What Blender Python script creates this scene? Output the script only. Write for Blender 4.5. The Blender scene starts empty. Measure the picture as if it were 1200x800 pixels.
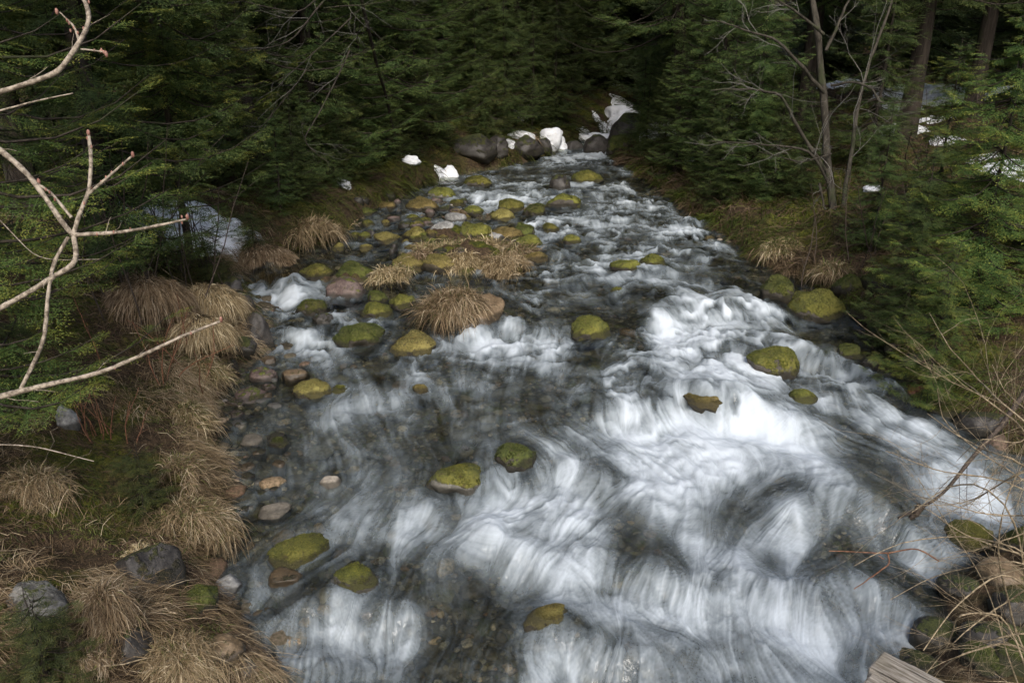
import bpy, math, time
_t0 = time.time()
def tick(n): print('T', n, round(time.time() - _t0, 1))
import numpy as np

R = math.radians
rng = np.random.default_rng(11)
sc = bpy.context.scene
COL = sc.collection

# ------------------------------------------------------------------ camera maths (photo pixels 1200 x 800)
CAM = np.array([0.0, 0.0, 3.5]); PITCH = R(20.6); FPX = 28.0 / 36.0 * 1200.0
FW = np.array([0, math.cos(PITCH), -math.sin(PITCH)]); UP = np.array([0, math.sin(PITCH), math.cos(PITCH)])
def ray(px, py):
    return FW + np.array([1.0, 0, 0]) * (px - 600) / FPX + UP * (400 - py) / FPX
def at_dist(px, py, d):          # point at forward depth d
    return CAM + ray(px, py) * d

# ------------------------------------------------------------------ noise
def _h(ix, iy, iz, s):
    u = np.uint32
    n = np.asarray(ix).astype(np.int32).astype(u) * u(374761393) + np.asarray(iy).astype(np.int32).astype(u) * u(668265263) + np.asarray(iz).astype(np.int32).astype(u) * u(2147483647) + u((int(s) * 974711) & 0xffffffff)
    n = (n ^ (n >> u(13))) * u(1274126177)
    n = (n ^ (n >> u(16))) * u(2246822519)
    return ((n ^ (n >> u(15))) & u(0xffffff)).astype(np.float32) / np.float32(0xffffff)
def vn2(x, y, s=0):
    x0 = np.floor(x); y0 = np.floor(y); fx = x - x0; fy = y - y0
    fx = fx * fx * (3 - 2 * fx); fy = fy * fy * (3 - 2 * fy); z = np.zeros_like(x0)
    a = _h(x0, y0, z, s); b = _h(x0 + 1, y0, z, s); c = _h(x0, y0 + 1, z, s); d = _h(x0 + 1, y0 + 1, z, s)
    return (a * (1 - fx) + b * fx) * (1 - fy) + (c * (1 - fx) + d * fx) * fy
def vn3(x, y, z, s=0):
    x0 = np.floor(x); y0 = np.floor(y); z0 = np.floor(z); fx = x - x0; fy = y - y0; fz = z - z0
    fx = fx * fx * (3 - 2 * fx); fy = fy * fy * (3 - 2 * fy); fz = fz * fz * (3 - 2 * fz)
    r = 0
    for k, wz in ((0, 1 - fz), (1, fz)):
        a = _h(x0, y0, z0 + k, s); b = _h(x0 + 1, y0, z0 + k, s); c = _h(x0, y0 + 1, z0 + k, s); d = _h(x0 + 1, y0 + 1, z0 + k, s)
        r = r + wz * ((a * (1 - fx) + b * fx) * (1 - fy) + (c * (1 - fx) + d * fx) * fy)
    return r
def fbm2(x, y, o=4, s=0):
    r = 0; a = 0.5
    for k in range(o):
        r = r + a * vn2(x * 2 ** k + 17.3 * k, y * 2 ** k - 9.1 * k, s + k); a *= 0.5
    return r / (1 - 0.5 ** o)
def fbm3(p, o=3, s=0):
    r = 0; a = 0.5
    for k in range(o):
        q = p * 2 ** k
        r = r + a * vn3(q[:, 0] + 7.7 * k, q[:, 1], q[:, 2], s + k); a *= 0.5
    return r / (1 - 0.5 ** o)
def worley2(x, y, s=0):
    x0 = np.floor(x); y0 = np.floor(y); best = np.full(np.shape(x), 9.0); z = np.zeros_like(x0); idv = np.zeros_like(best)
    for i in (-1, 0, 1):
        for j in (-1, 0, 1):
            cx = x0 + i; cy = y0 + j
            dx = cx + _h(cx, cy, z, s) - x; dy = cy + _h(cx, cy, z, s + 5) - y
            d = dx * dx + dy * dy; m = d < best
            best = np.where(m, d, best); idv = np.where(m, _h(cx, cy, z, s + 9), idv)
    return np.sqrt(best), idv
def sst(a, b, x):
    t = np.clip((x - a) / (b - a), 0, 1); return t * t * (3 - 2 * t)

# ------------------------------------------------------------------ stream profile
def W0(y):
    return np.interp(y, [-20, 0, 3, 5, 7, 9.3, 10.5, 14, 18, 21.6, 22.1, 26, 60],
                     [-.8, -.42, -.3, -.14, .08, .26, .33, .46, .58, .68, .80, .84, .9])
def hit(px, py, fn, y0=0.5, y1=80.0):
    r = ray(px, py); last = 0.3; t = 0.3
    while t < y1:
        p = CAM + r * t
        if p[2] < float(fn(p[0], p[1])): break
        last = t; t += 0.12 + t * 0.01
    a, b = last, t
    for _ in range(16):
        m = (a + b) / 2; p = CAM + r * m
        if p[2] < float(fn(p[0], p[1])): b = m
        else: a = m
    return CAM + r * b
_at = {}
def at(px, py):
    if (px, py) not in _at: _at[(px, py)] = hit(px, py, lambda x, y: W0(y))
    return _at[(px, py)].copy()

LEDGE = [at(*q) for q in [(330, 799), (290, 760), (262, 715), (236, 668), (245, 625), (262, 590), (262, 560), (248, 520), (246, 480), (256, 448), (282, 428),
                          (304, 405), (296, 370), (276, 338), (283, 322), (320, 303), (372, 290), (410, 268), (440, 244), (490, 222), (525, 206), (575, 198), (618, 190), (640, 182)]]
REDGE = [at(*q) for q in [(1090, 799), (1096, 740), (1110, 690), (1165, 640), (1260, 590), (1290, 560), (1190, 530), (1120, 492), (1085, 455), (1050, 420), (1036, 385), (985, 350), (930, 325),
                          (880, 300), (838, 268), (800, 244), (770, 222), (748, 204), (730, 192), (715, 182)]]
def edge_fn(E, first, lasts):
    ys = [-20.0, E[0][1] - 1.0] + [p[1] for p in E] + [l[0] for l in lasts]
    xs = [first, E[0][0]] + [p[0] for p in E] + [l[1] for l in lasts]
    ys = np.array(ys); xs = np.array(xs); o = np.argsort(ys)
    ys, xs = ys[o], xs[o]
    g = np.linspace(-20, 60, 3201); v = np.interp(g, ys, xs)
    k = np.ones(9) / 9; v = np.convolve(np.pad(v, 4, mode='edge'), k, 'valid')
    return lambda y: np.interp(y, g, v)
xl = edge_fn(LEDGE, -1.6, [(23.6, 2.0), (24.6, 2.5), (25.5, 3.2), (27, 5), (60, 38)])
xr = edge_fn(REDGE, 2.4, [(23, 3.3), (24, 3.7), (25.5, 4.6), (27, 7), (60, 40)])

ISL = [(at(px, py), w, h, z) for px, py, w, h, z in [(560, 306, 84, 16, .10), (540, 282, 70, 14, .09), (600, 284, 46, 10, .07), (498, 252, 34, 8, .05), (590, 254, 40, 7, .06), (412, 328, 66, 7, .06), (486, 304, 40, 10, .05), (525, 240, 26, 6, .04), (455, 262, 40, 8, .02), (625, 296, 26, 8, .05)]]
def isl(x, y):
    m = 0 * x
    for c, w, h, z in ISL:
        rx = w * np.dot(c - CAM, FW) / FPX; ry = h * np.dot(c - CAM, FW) / FPX * (c[1] / 3.2) * .9
        m = np.maximum(m, z * 4 * np.exp(-(((x - c[0]) / rx) ** 2 + ((y - c[1]) / ry) ** 2) ** 1.3 * 1.2))
    return m
def H(x, y):
    x = np.asarray(x, float); y = np.asarray(y, float)
    w = W0(y); a = x - xl(y); b = xr(y) - x; t = np.minimum(a, b)
    n1 = fbm2(x * 1.3, y * 1.3, 4, 3) - .5; n2 = fbm2(x * 6, y * 6, 3, 8) - .5; nb = fbm2(x * .25, y * .25, 3, 21) - .5
    depth = 0.02 + 0.30 * (1 - np.exp(-np.maximum(t, 0) / .7))
    shallow = sst(2.2, .3, a) * sst(11.5, 9.5, y) * sst(4.2, 5.2, y)
    depth = depth * (1 - .55 * shallow)
    wd, _ = worley2(x * 3.2, y * 3.2, 4)
    bed = w - depth + (.5 - wd) * .12 + n2 * .06 + n1 * .08
    im = isl(x, y); bed = np.maximum(bed, w - .22 + im + (n1 * .35 + n2 * .20) * np.minimum(im * 6, 1))
    d = np.maximum(-t, 0)
    left = a < b
    lh = .26 * (1 - np.exp(-d / .16)) + .34 * np.minimum(d, 2.2) + .05 * np.clip(d - 2.2, 0, 12)
    rh = .22 * (1 - np.exp(-d / .2)) + .20 * np.minimum(d, 5) + .06 * np.clip(d - 5, 0, 12)
    rise = np.where(left, lh, rh)
    rough = np.where(left, n1 * .35, n1 * .45) + n2 * .09 + nb * .8 * sst(1, 6, d)
    hill = (.07 * np.maximum(y - 24.0, 0) + .3 * np.maximum(y - 44, 0)) * sst(0, 3, d) + .22 * np.maximum(np.abs(x) - 22, 0)
    bank = w + rise + rough * sst(0, .5, d) + hill
    return np.where(t > 0, bed, bank)
_gx = np.arange(-14, 14.01, .05); _gy = np.arange(0, 40.01, .05); _G = None
def Hq(x, y):
    global _G
    if _G is None: _G = H(*np.meshgrid(_gx, _gy))
    i = (x + 14) / .05; j = y / .05
    if not (0 <= i < len(_gx) - 1 and 0 <= j < len(_gy) - 1): return float(H(x, y))
    a, b = int(i), int(j); u, v = i - a, j - b
    return (_G[b, a] * (1 - u) + _G[b, a + 1] * u) * (1 - v) + (_G[b + 1, a] * (1 - u) + _G[b + 1, a + 1] * u) * v
def atg(px, py): return hit(px, py, Hq)
def px_scale(p): return np.dot(p - CAM, FW) / FPX       # metres per photo pixel at p

# ------------------------------------------------------------------ object helpers
def link(o): COL.objects.link(o); return o
def tag(o, label=None, cat=None, group=None, kind=None):
    if label: o['label'] = label
    if cat: o['category'] = cat
    if group: o['group'] = group
    if kind: o['kind'] = kind
    return o
def empty(name, loc=(0, 0, 0), rz=0):
    o = bpy.data.objects.new(name, None); o.location = tuple(loc); o.rotation_euler = (0, 0, rz); return link(o)
def mesh_np(name, V, F, mat=None, smooth=True, attrs=None):
    """V (n,3), F (m,k) k=3|4, vectorised"""
    V = np.ascontiguousarray(V, dtype=np.float32); F = np.ascontiguousarray(F, dtype=np.int32)
    me = bpy.data.meshes.new(name); k = F.shape[1]
    me.vertices.add(len(V)); me.vertices.foreach_set('co', V.ravel())
    me.loops.add(F.size); me.loops.foreach_set('vertex_index', F.ravel())
    me.polygons.add(len(F)); me.polygons.foreach_set('loop_start', np.arange(0, F.size, k, dtype=np.int32))
    me.polygons.foreach_set('use_smooth', np.full(len(F), smooth, dtype=bool))
    if attrs:
        for an, arr in attrs.items():
            arr = np.ascontiguousarray(arr, dtype=np.float32)
            if arr.ndim == 1:
                me.attributes.new(an, 'FLOAT', 'POINT').data.foreach_set('value', arr)
            else:
                me.attributes.new(an, 'FLOAT_VECTOR', 'POINT').data.foreach_set('vector', arr.ravel())
    me.update(calc_edges=True)
    if mat: me.materials.append(mat)
    return me
def obj(name, me, parent=None, loc=None):
    o = bpy.data.objects.new(name, me)
    if parent: o.parent = parent
    if loc is not None: o.location = tuple(loc)
    return link(o)
def grid_faces(nr, nc):
    i = np.arange(nr - 1)[:, None] * nc + np.arange(nc - 1)[None, :]
    return np.stack([i, i + 1, i + nc + 1, i + nc], -1).reshape(-1, 4)

_ico = {}
def ico(n):
    if n in _ico: return _ico[n]
    import bmesh
    bm = bmesh.new(); bmesh.ops.create_icosphere(bm, subdivisions=n, radius=1.0)
    V = np.array([v.co[:] for v in bm.verts]); F = np.array([[v.index for v in f.verts] for f in bm.faces]); bm.free()
    _ico[n] = (V, F); return V, F
def rock_shape(n, seed, angular=.8, lump=.5):
    r = np.random.default_rng(seed); V, F = ico(n); V = V.copy()
    V *= (1 + lump * (fbm3(V * 1.1 + seed * 3.1, 3, seed) - .5))[:, None]
    for _ in range(9):
        nn = r.normal(size=3); nn /= np.linalg.norm(nn); c = r.uniform(.6, .92)
        d = V @ nn; V -= nn[None, :] * (np.maximum(d - c, 0) * angular)[:, None]
    V *= (1 + .22 * (fbm3(V * 4 + seed, 3, seed + 4) - .5))[:, None]
    return V, F

# tubes: list of (points (n,3), radii (n)) -> one mesh
def tubes(paths, sides=5):
    VV, FF = [], []; off = 0
    for P, rad in paths:
        P = np.asarray(P, float); n = len(P); rad = np.asarray(rad, float)
        T = np.gradient(P, axis=0); T /= np.linalg.norm(T, axis=1)[:, None] + 1e-9
        ref = np.array([.31, .17, .93]) if abs(T[0][2]) < .8 else np.array([.93, .31, .1])
        A = np.cross(T, ref); A /= np.linalg.norm(A, axis=1)[:, None] + 1e-9; B = np.cross(T, A)
        an = np.linspace(0, 2 * math.pi, sides, endpoint=False)
        ring = P[:, None, :] + rad[:, None, None] * (np.cos(an)[None, :, None] * A[:, None, :] + np.sin(an)[None, :, None] * B[:, None, :])
        VV.append(ring.reshape(-1, 3))
        i = np.arange(n - 1)[:, None] * sides + np.arange(sides)[None, :]
        j = np.arange(n - 1)[:, None] * sides + (np.arange(sides)[None, :] + 1) % sides
        FF.append(np.stack([i, j, j + sides, i + sides], -1).reshape(-1, 4) + off)
        off += n * sides
    return np.concatenate(VV), np.concatenate(FF)
def smooth_path(P, n):
    P = np.asarray(P, float); d = np.r_[0, np.cumsum(np.linalg.norm(np.diff(P, axis=0), axis=1))]
    t = np.linspace(0, d[-1], n)
    Q = np.stack([np.interp(t, d, P[:, k]) for k in range(3)], 1)
    if n > 6:
        for _ in range(2): Q[1:-1] = .25 * Q[:-2] + .5 * Q[1:-1] + .25 * Q[2:]
    return Q

# ------------------------------------------------------------------ materials
def newmat(name):
    m = bpy.data.materials.new(name); m.use_nodes = True; nt = m.node_tree; nt.nodes.clear()
    out = nt.nodes.new('ShaderNodeOutputMaterial'); return m, nt, out
class N:
    def __init__(s, nt): s.nt = nt
    def n(s, t, ins=None, **props):
        nd = s.nt.nodes.new(t)
        for k, v in props.items(): setattr(nd, k, v)
        if ins:
            for k, v in ins.items():
                if isinstance(v, bpy.types.NodeSocket): s.nt.links.new(v, nd.inputs[k])
                else: nd.inputs[k].default_value = v
        return nd
    def noise(s, vec, scale, detail=4, rough=.55, out='Fac'):
        i = {'Scale': scale, 'Detail': detail, 'Roughness': rough}
        if vec is not None: i['Vector'] = vec
        return s.n('ShaderNodeTexNoise', i).outputs[out]
    def m(s, op, a, b=0.0, c=0.0, clamp=False):
        nd = s.n('ShaderNodeMath', {0: a, 1: b, 2: c}, operation=op); nd.use_clamp = clamp; return nd.outputs[0]
    def ss(s, v, a, b, lo=0.0, hi=1.0):
        nd = s.n('ShaderNodeMapRange', {'Value': v, 'From Min': a, 'From Max': b, 'To Min': lo, 'To Max': hi}, interpolation_type='SMOOTHSTEP'); return nd.outputs[0]
    def mix(s, f, a, b):
        nd = s.n('ShaderNodeMix', data_type='RGBA')
        for k, v in ((0, f), (6, a), (7, b)):
            if isinstance(v, bpy.types.NodeSocket): s.nt.links.new(v, nd.inputs[k])
            else: nd.inputs[k].default_value = v if not isinstance(v, tuple) or len(v) == 4 else (*v, 1)
        return nd.outputs[2]
    def bump(s, h, strength=.5, dist=.02, normal=None):
        i = {'Height': h, 'Strength': strength, 'Distance': dist}
        if normal is not None: i['Normal'] = normal
        return s.n('ShaderNodeBump', i).outputs[0]
    def attr(s, name): return s.n('ShaderNodeAttribute', attribute_name=name)
    def bsdf(s, col, rough=.8, spec=.3, normal=None, **kw):
        i = {'Base Color': col if isinstance(col, bpy.types.NodeSocket) or len(col) == 4 else (*col, 1), 'Roughness': rough, 'Specular IOR Level': spec}
        if normal is not None: i['Normal'] = normal
        i.update(kw)
        return s.n('ShaderNodeBsdfPrincipled', i).outputs[0]
    def out(s, out, sh): s.nt.links.new(sh, out.inputs['Surface'])

def rock_mat(name, c1, c2, thr, moss1=(.10, .115, .012), moss2=(.035, .05, .008), rough=.75):
    """thr: how much of the upper side moss covers (higher = more)"""
    m, nt, out = newmat(name); g = N(nt)
    co = g.n('ShaderNodeTexCoord').outputs['Object']; geo = g.n('ShaderNodeNewGeometry')
    nz = g.n('ShaderNodeSeparateXYZ', {0: geo.outputs['True Normal' if False else 'Normal']}).outputs[2]
    n1 = g.noise(co, 6, 6, .65); n2 = g.noise(co, 38, 5, .7); n3 = g.noise(co, 2.2, 3)
    rockc = g.mix(g.ss(n1, .35, .65), c1, c2)
    rockc = g.mix(g.ss(n2, .52, .72, 0, .6), rockc, (c2[0] * 1.7, c2[1] * 1.7, c2[2] * 1.6))
    rockc = g.mix(g.ss(n2, .48, .3, 0, .7), rockc, (c1[0] * .3, c1[1] * .3, c1[2] * .3))
    mossc = g.mix(g.ss(g.m('ADD', g.m('MULTIPLY', n3, .6), g.m('MULTIPLY', n2, .4)), .38, .62), moss2, moss1)
    mossc = g.mix(g.ss(g.noise(co, 90, 3), .5, .75, 0, .5), mossc, (moss1[0] * 1.6, moss1[1] * 1.45, moss1[2]))
    n4 = g.noise(co, 13, 4, .7)
    mask = g.ss(g.m('ADD', g.m('ADD', g.m('MULTIPLY', nz, .75), g.m('ADD', g.m('MULTIPLY', n1, .8), g.m('MULTIPLY', n4, .7))), thr), 1.12, 1.26)
    mossc = g.mix(g.ss(n4, .56, .68, 0, .75), mossc, (.055, .04, .018))
    oi = g.n('ShaderNodeObjectInfo').outputs['Random']
    mossc = g.n('ShaderNodeHueSaturation', {'Hue': g.m('ADD', g.m('MULTIPLY', oi, .035), .475), 'Saturation': .88, 'Value': g.m('ADD', g.m('MULTIPLY', oi, .55), .85), 'Color': mossc}).outputs[0]
    zz = g.n('ShaderNodeSeparateXYZ', {0: co}).outputs[2]
    wetl = g.ss(g.m('ADD', zz, g.m('MULTIPLY', n1, -.10)), .02, -.02)
    col = g.mix(mask, rockc, mossc); col = g.mix(g.m('MULTIPLY', wetl, .8), col, (.018, .016, .011))
    ro = g.m('ADD', g.m('MULTIPLY', mask, .95 - rough), rough)
    h = g.m('ADD', g.m('MULTIPLY', g.noise(co, 70, 4, .7), g.m('ADD', g.m('MULTIPLY', mask, 1.2), .35)), g.m('MULTIPLY', mask, .9))
    bm = g.bump(h, .8, .015)
    g.out(out, g.bsdf(col, ro, .35, bm)); return m
M = {}
M['moss'] = rock_mat('moss_rock', (.07, .06, .05), (.12, .11, .09), .34, (.15, .15, .014), (.045, .058, .010))
M['darkmoss'] = rock_mat('dark_moss_rock', (.035, .03, .024), (.07, .06, .045), .25, (.075, .085, .01), (.022, .03, .006), .5)
M['yellow'] = rock_mat('yellow_moss_rock', (.06, .05, .035), (.13, .11, .07), .38, (.20, .165, .035), (.07, .065, .015))
M['partmoss'] = rock_mat('part_moss_rock', (.10, .095, .08), (.24, .23, .20), .12, (.15, .16, .015), (.05, .065, .01))
M['bare_grey'] = rock_mat('grey_rock', (.12, .12, .115), (.29, .29, .28), -1.2)
M['pale'] = rock_mat('pale_rock', (.20, .175, .14), (.40, .36, .30), -1.2)
M['dark'] = rock_mat('dark_wet_rock', (.018, .016, .014), (.06, .055, .05), -.15, (.05, .06, .01), (.02, .03, .006), .5)
M['purple'] = rock_mat('purple_brown_rock', (.075, .05, .045), (.15, .115, .10), -.25, (.12, .13, .012), rough=.6)
M['brown'] = rock_mat('brown_rock', (.10, .07, .04), (.22, .16, .10), -.4, rough=.4)
M['rust'] = rock_mat('rust_rock', (.07, .028, .012), (.13, .05, .02), -.1, rough=.5)
M['lichen'] = rock_mat('lichen_rock', (.03, .028, .024), (.19, .185, .17), -.3, (.08, .09, .012), rough=.8)

def leaf_mat(name, c1, c2, c3, transl=.25):
    m, nt, out = newmat(name); g = N(nt)
    t = g.attr('tint').outputs['Fac']; oi = g.n('ShaderNodeObjectInfo').outputs['Random']
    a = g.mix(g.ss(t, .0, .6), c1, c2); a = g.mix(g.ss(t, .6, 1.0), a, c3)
    hsv = g.n('ShaderNodeHueSaturation', {'Hue': g.m('ADD', g.m('MULTIPLY', oi, .02), .492), 'Saturation': .95, 'Value': g.m('ADD', g.m('MULTIPLY', oi, .5), .75), 'Color': a}).outputs[0]
    b = g.bsdf(hsv, .6, .25)
    tr = g.n('ShaderNodeBsdfTranslucent', {'Color': hsv}).outputs[0]
    g.out(out, g.n('ShaderNodeMixShader', {0: transl, 1: b, 2: tr}).outputs[0]); return m
M['needle'] = leaf_mat('spruce_needles', (.036, .062, .018), (.072, .11, .028), (.135, .165, .036))
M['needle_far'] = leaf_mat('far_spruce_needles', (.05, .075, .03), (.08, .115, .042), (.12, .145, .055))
M['needle_bright'] = leaf_mat('fresh_spruce_needles', (.04, .075, .018), (.09, .135, .026), (.22, .22, .032))
M['needle_dull'] = leaf_mat('dull_spruce_needles', (.035, .05, .014), (.07, .088, .022), (.14, .14, .03))
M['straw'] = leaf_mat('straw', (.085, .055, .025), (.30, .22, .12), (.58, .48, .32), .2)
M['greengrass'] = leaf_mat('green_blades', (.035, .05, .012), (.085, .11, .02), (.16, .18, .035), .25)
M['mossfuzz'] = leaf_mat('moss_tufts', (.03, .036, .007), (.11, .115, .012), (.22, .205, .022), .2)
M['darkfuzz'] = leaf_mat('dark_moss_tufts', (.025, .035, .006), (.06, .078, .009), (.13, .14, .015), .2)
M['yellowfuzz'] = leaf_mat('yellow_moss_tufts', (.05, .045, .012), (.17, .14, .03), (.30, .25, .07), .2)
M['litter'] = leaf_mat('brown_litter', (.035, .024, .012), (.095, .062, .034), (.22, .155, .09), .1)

def bark_mat(name, c1, c2, sc_=12, stretch=.15):
    m, nt, out = newmat(name); g = N(nt)
    co = g.n('ShaderNodeTexCoord').outputs['Object']
    mp = g.n('ShaderNodeMapping', {'Vector': co, 'Scale': (1, 1, stretch)}).outputs[0]
    n1 = g.noise(mp, sc_, 6, .7); n2 = g.noise(co, sc_ * .25, 3)
    col = g.mix(g.ss(n1, .35, .65), c1, c2)
    col = g.mix(g.ss(n2, .52, .7, 0, .6), col, (.04, .05, .02))
    g.out(out, g.bsdf(col, .9, .2, g.bump(n1, .9, .03))); return m
M['bark'] = bark_mat('spruce_bark', (.016, .013, .010), (.055, .045, .036))
M['greybark'] = bark_mat('grey_bark', (.022, .019, .014), (.07, .062, .048))
def twig_mat(name, c1, c2):
    m, nt, out = newmat(name); g = N(nt)
    co = g.n('ShaderNodeTexCoord').outputs['Object']; n1 = g.noise(co, 55, 5, .7)
    g.out(out, g.bsdf(g.mix(g.ss(n1, .38, .62), c1, c2), .7, .3, g.bump(n1, .5, .004))); return m
M['twig'] = twig_mat('pale_twig_bark', (.11, .088, .064), (.35, .30, .235))
M['bud'] = twig_mat('reddish_bud', (.16, .07, .05), (.32, .18, .14))
M['greytwig'] = twig_mat('grey_dead_twig', (.10, .095, .08), (.22, .21, .19))
M['browntwig'] = twig_mat('brown_twig', (.13, .10, .062), (.36, .29, .19))
M['darktwig'] = twig_mat('dark_twig', (.03, .022, .016), (.08, .06, .045))
M['redtwig'] = twig_mat('red_twig', (.10, .045, .025), (.22, .11, .06))
# ---- terrain material
def terrain_mat():
    m, nt, out = newmat('forest_floor'); g = N(nt)
    co = g.n('ShaderNodeTexCoord').outputs['Object']; wet = g.attr('wet').outputs['Fac']; green = g.attr('green').outputs['Fac']
    n1 = g.noise(co, 1.6, 5); n2 = g.noise(co, 22, 6, .75); n3 = g.noise(co, 75, 4, .7)
    soil = g.mix(g.ss(n2, .35, .65), (.024, .017, .011), (.085, .058, .034))
    soil = g.mix(g.ss(n3, .55, .7, 0, .75), soil, (.19, .13, .078))
    ms = g.mix(g.ss(n2, .4, .65), (.03, .038, .008), (.12, .12, .018))
    soil = g.mix(g.m('MULTIPLY', g.ss(n1, .44, .62), green, clamp=True), soil, ms)
    wn = g.n('ShaderNodeVectorMath', {0: co, 1: g.n('ShaderNodeVectorMath', {0: g.noise(co, 6, 2, out='Color'), 'Scale': .12}, operation='SCALE').outputs[0]}, operation='ADD').outputs[0]
    vo = g.n('ShaderNodeTexVoronoi', {'Vector': wn, 'Scale': 7.0}); vo2 = g.n('ShaderNodeTexVoronoi', {'Vector': wn, 'Scale': 21.0})
    def stone(v, lo, hi):
        r = g.n('ShaderNodeSeparateColor', {0: v.outputs['Color']})
        c = g.mix(r.outputs[0], lo, hi); c = g.mix(g.ss(r.outputs[1], .75, .9), c, (.22, .19, .14)); c = g.mix(g.ss(r.outputs[2], .6, .9, 0, .7), c, (.06, .07, .02))
        return g.mix(g.ss(v.outputs['Distance'], .38, .75, 0, .8), c, (.02, .017, .012))
    st = g.mix(g.ss(n1, .42, .55), stone(vo, (.05, .042, .03), (.14, .12, .09)), stone(vo2, (.045, .038, .028), (.13, .11, .08)))
    st = g.mix(g.ss(n2, .5, .7, 0, .5), st, (.09, .08, .055))
    col = g.mix(wet, soil, st)
    h = g.m('ADD', g.m('ADD', n2, g.m('MULTIPLY', n3, .5)), g.m('MULTIPLY', g.m('MULTIPLY', vo.outputs['Distance'], -1.2), wet))
    g.out(out, g.bsdf(col, g.m('SUBTRACT', .92, g.m('MULTIPLY', wet, .15)), .15, g.bump(h, .9, .03))); return m
M['terrain'] = terrain_mat()
def stones_mat():
    m, nt, out = newmat('gravel_stones'); g = N(nt)
    t = g.attr('tint').outputs['Fac']; co = g.n('ShaderNodeTexCoord').outputs['Object']
    r = g.n('ShaderNodeValToRGB', {'Fac': t}).outputs[0]; cr = r.node.color_ramp; cr.elements[0].color = (.035, .03, .024, 1); cr.elements[1].color = (.34, .31, .27, 1)
    for p, c in ((.25, (.075, .06, .042, 1)), (.45, (.11, .095, .07, 1)), (.6, (.14, .085, .055, 1)), (.75, (.16, .15, .14, 1)), (.9, (.24, .17, .10, 1))):
        cr.elements.new(p).color = c
    n = g.noise(co, 40, 5, .7)
    c = g.mix(g.ss(n, .35, .6), g.n('ShaderNodeMix', {0: .75, 6: r, 7: (.03, .03, .015, 1)}, data_type='RGBA').outputs[2], r)
    g.out(out, g.bsdf(c, .75, .12, g.bump(n, .5, .01))); return m
M['stones'] = stones_mat()
def snow_mat():
    m, nt, out = newmat('old_snow'); g = N(nt); co = g.n('ShaderNodeTexCoord').outputs['Object']
    n = g.noise(co, 9, 6, .7); n2 = g.noise(co, 60, 4, .8)
    c = g.mix(g.ss(n2, .58, .72, 0, .8), (.80, .83, .87), (.14, .11, .08)); c = g.mix(g.ss(n, .5, .72, 0, .5), c, (.52, .50, .48))
    g.out(out, g.bsdf(c, .8, .2, g.bump(n, .9, .05))); return m
M['snow'] = snow_mat()
def wood_mat():
    m, nt, out = newmat('weathered_wood'); g = N(nt); co = g.n('ShaderNodeTexCoord').outputs['Object']
    mp = g.n('ShaderNodeMapping', {'Vector': co, 'Scale': (1.2, 16, 16)}).outputs[0]
    n = g.noise(mp, 7, 7, .75); n2 = g.noise(co, 9, 4); n3 = g.noise(g.n('ShaderNodeMapping', {'Vector': co, 'Scale': (.7, 30, 30)}).outputs[0], 5, 4, .6)
    c = g.mix(g.ss(n, .35, .65), (.10, .082, .06), (.36, .33, .285)); c = g.mix(g.ss(n2, .5, .7, 0, .4), c, (.17, .15, .10))
    c = g.mix(g.ss(n3, .60, .68), c, (.03, .024, .018))
    g.out(out, g.bsdf(c, .85, .2, g.bump(g.m('SUBTRACT', n, g.m('MULTIPLY', g.ss(n3, .6, .68), .8)), .9, .006))); return m
M['wood'] = wood_mat()
def water_mat():
    m, nt, out = newmat('stream_water'); g = N(nt)
    fo = g.attr('foam').outputs['Fac']; fl = g.attr('flow').outputs['Vector']
    s1 = g.noise(g.n('ShaderNodeMapping', {'Vector': fl, 'Scale': (15, 4, 1)}).outputs[0], 1.0, 4, .6)
    s2 = g.noise(g.n('ShaderNodeMapping', {'Vector': fl, 'Scale': (48, 9, 1)}).outputs[0], 1.0, 3, .6)
    st = g.m('ADD', g.m('MULTIPLY', s1, .72), g.m('MULTIPLY', s2, .28))
    sd = g.m('SUBTRACT', g.ss(st, .28, .68), .5)
    a = g.m('ADD', fo, g.m('MULTIPLY', g.m('MULTIPLY', sd, .6), g.m('MULTIPLY', fo, g.m('SUBTRACT', 1.12, fo))))
    a = g.m('MINIMUM', g.m('MAXIMUM', a, 0.0), .97)
    co = g.n('ShaderNodeTexCoord').outputs['Object']
    rip = g.noise(co, 9, 3, .5)
    nb = g.bump(g.m('ADD', g.m('MULTIPLY', st, .35), rip), .45, .05)
    fr = g.n('ShaderNodeFresnel', {'IOR': 1.33, 'Normal': nb}).outputs[0]
    gl = g.n('ShaderNodeBsdfGlossy', {'Color': (.95, .97, 1, 1), 'Roughness': .22, 'Normal': nb}).outputs[0]
    tr = g.n('ShaderNodeBsdfTransparent', {'Color': (.72, .74, .64, 1)}).outputs[0]
    clear = g.n('ShaderNodeMixShader', {0: g.m('MULTIPLY', fr, 1.0), 1: tr, 2: gl}).outputs[0]
    nf = g.bump(st, .12, .02)
    foam = g.n('ShaderNodeBsdfDiffuse', {'Color': g.mix(a, (.34, .42, .46), (.70, .77, .83)), 'Normal': nf}).outputs[0]
    foamt = g.n('ShaderNodeMixShader', {0: .25, 1: foam, 2: g.n('ShaderNodeBsdfTranslucent', {'Color': (.8, .86, .9, 1)}).outputs[0]}).outputs[0]
    g.out(out, g.n('ShaderNodeMixShader', {0: a, 1: clear, 2: foamt}).outputs[0]); return m
M['water'] = water_mat()

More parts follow.
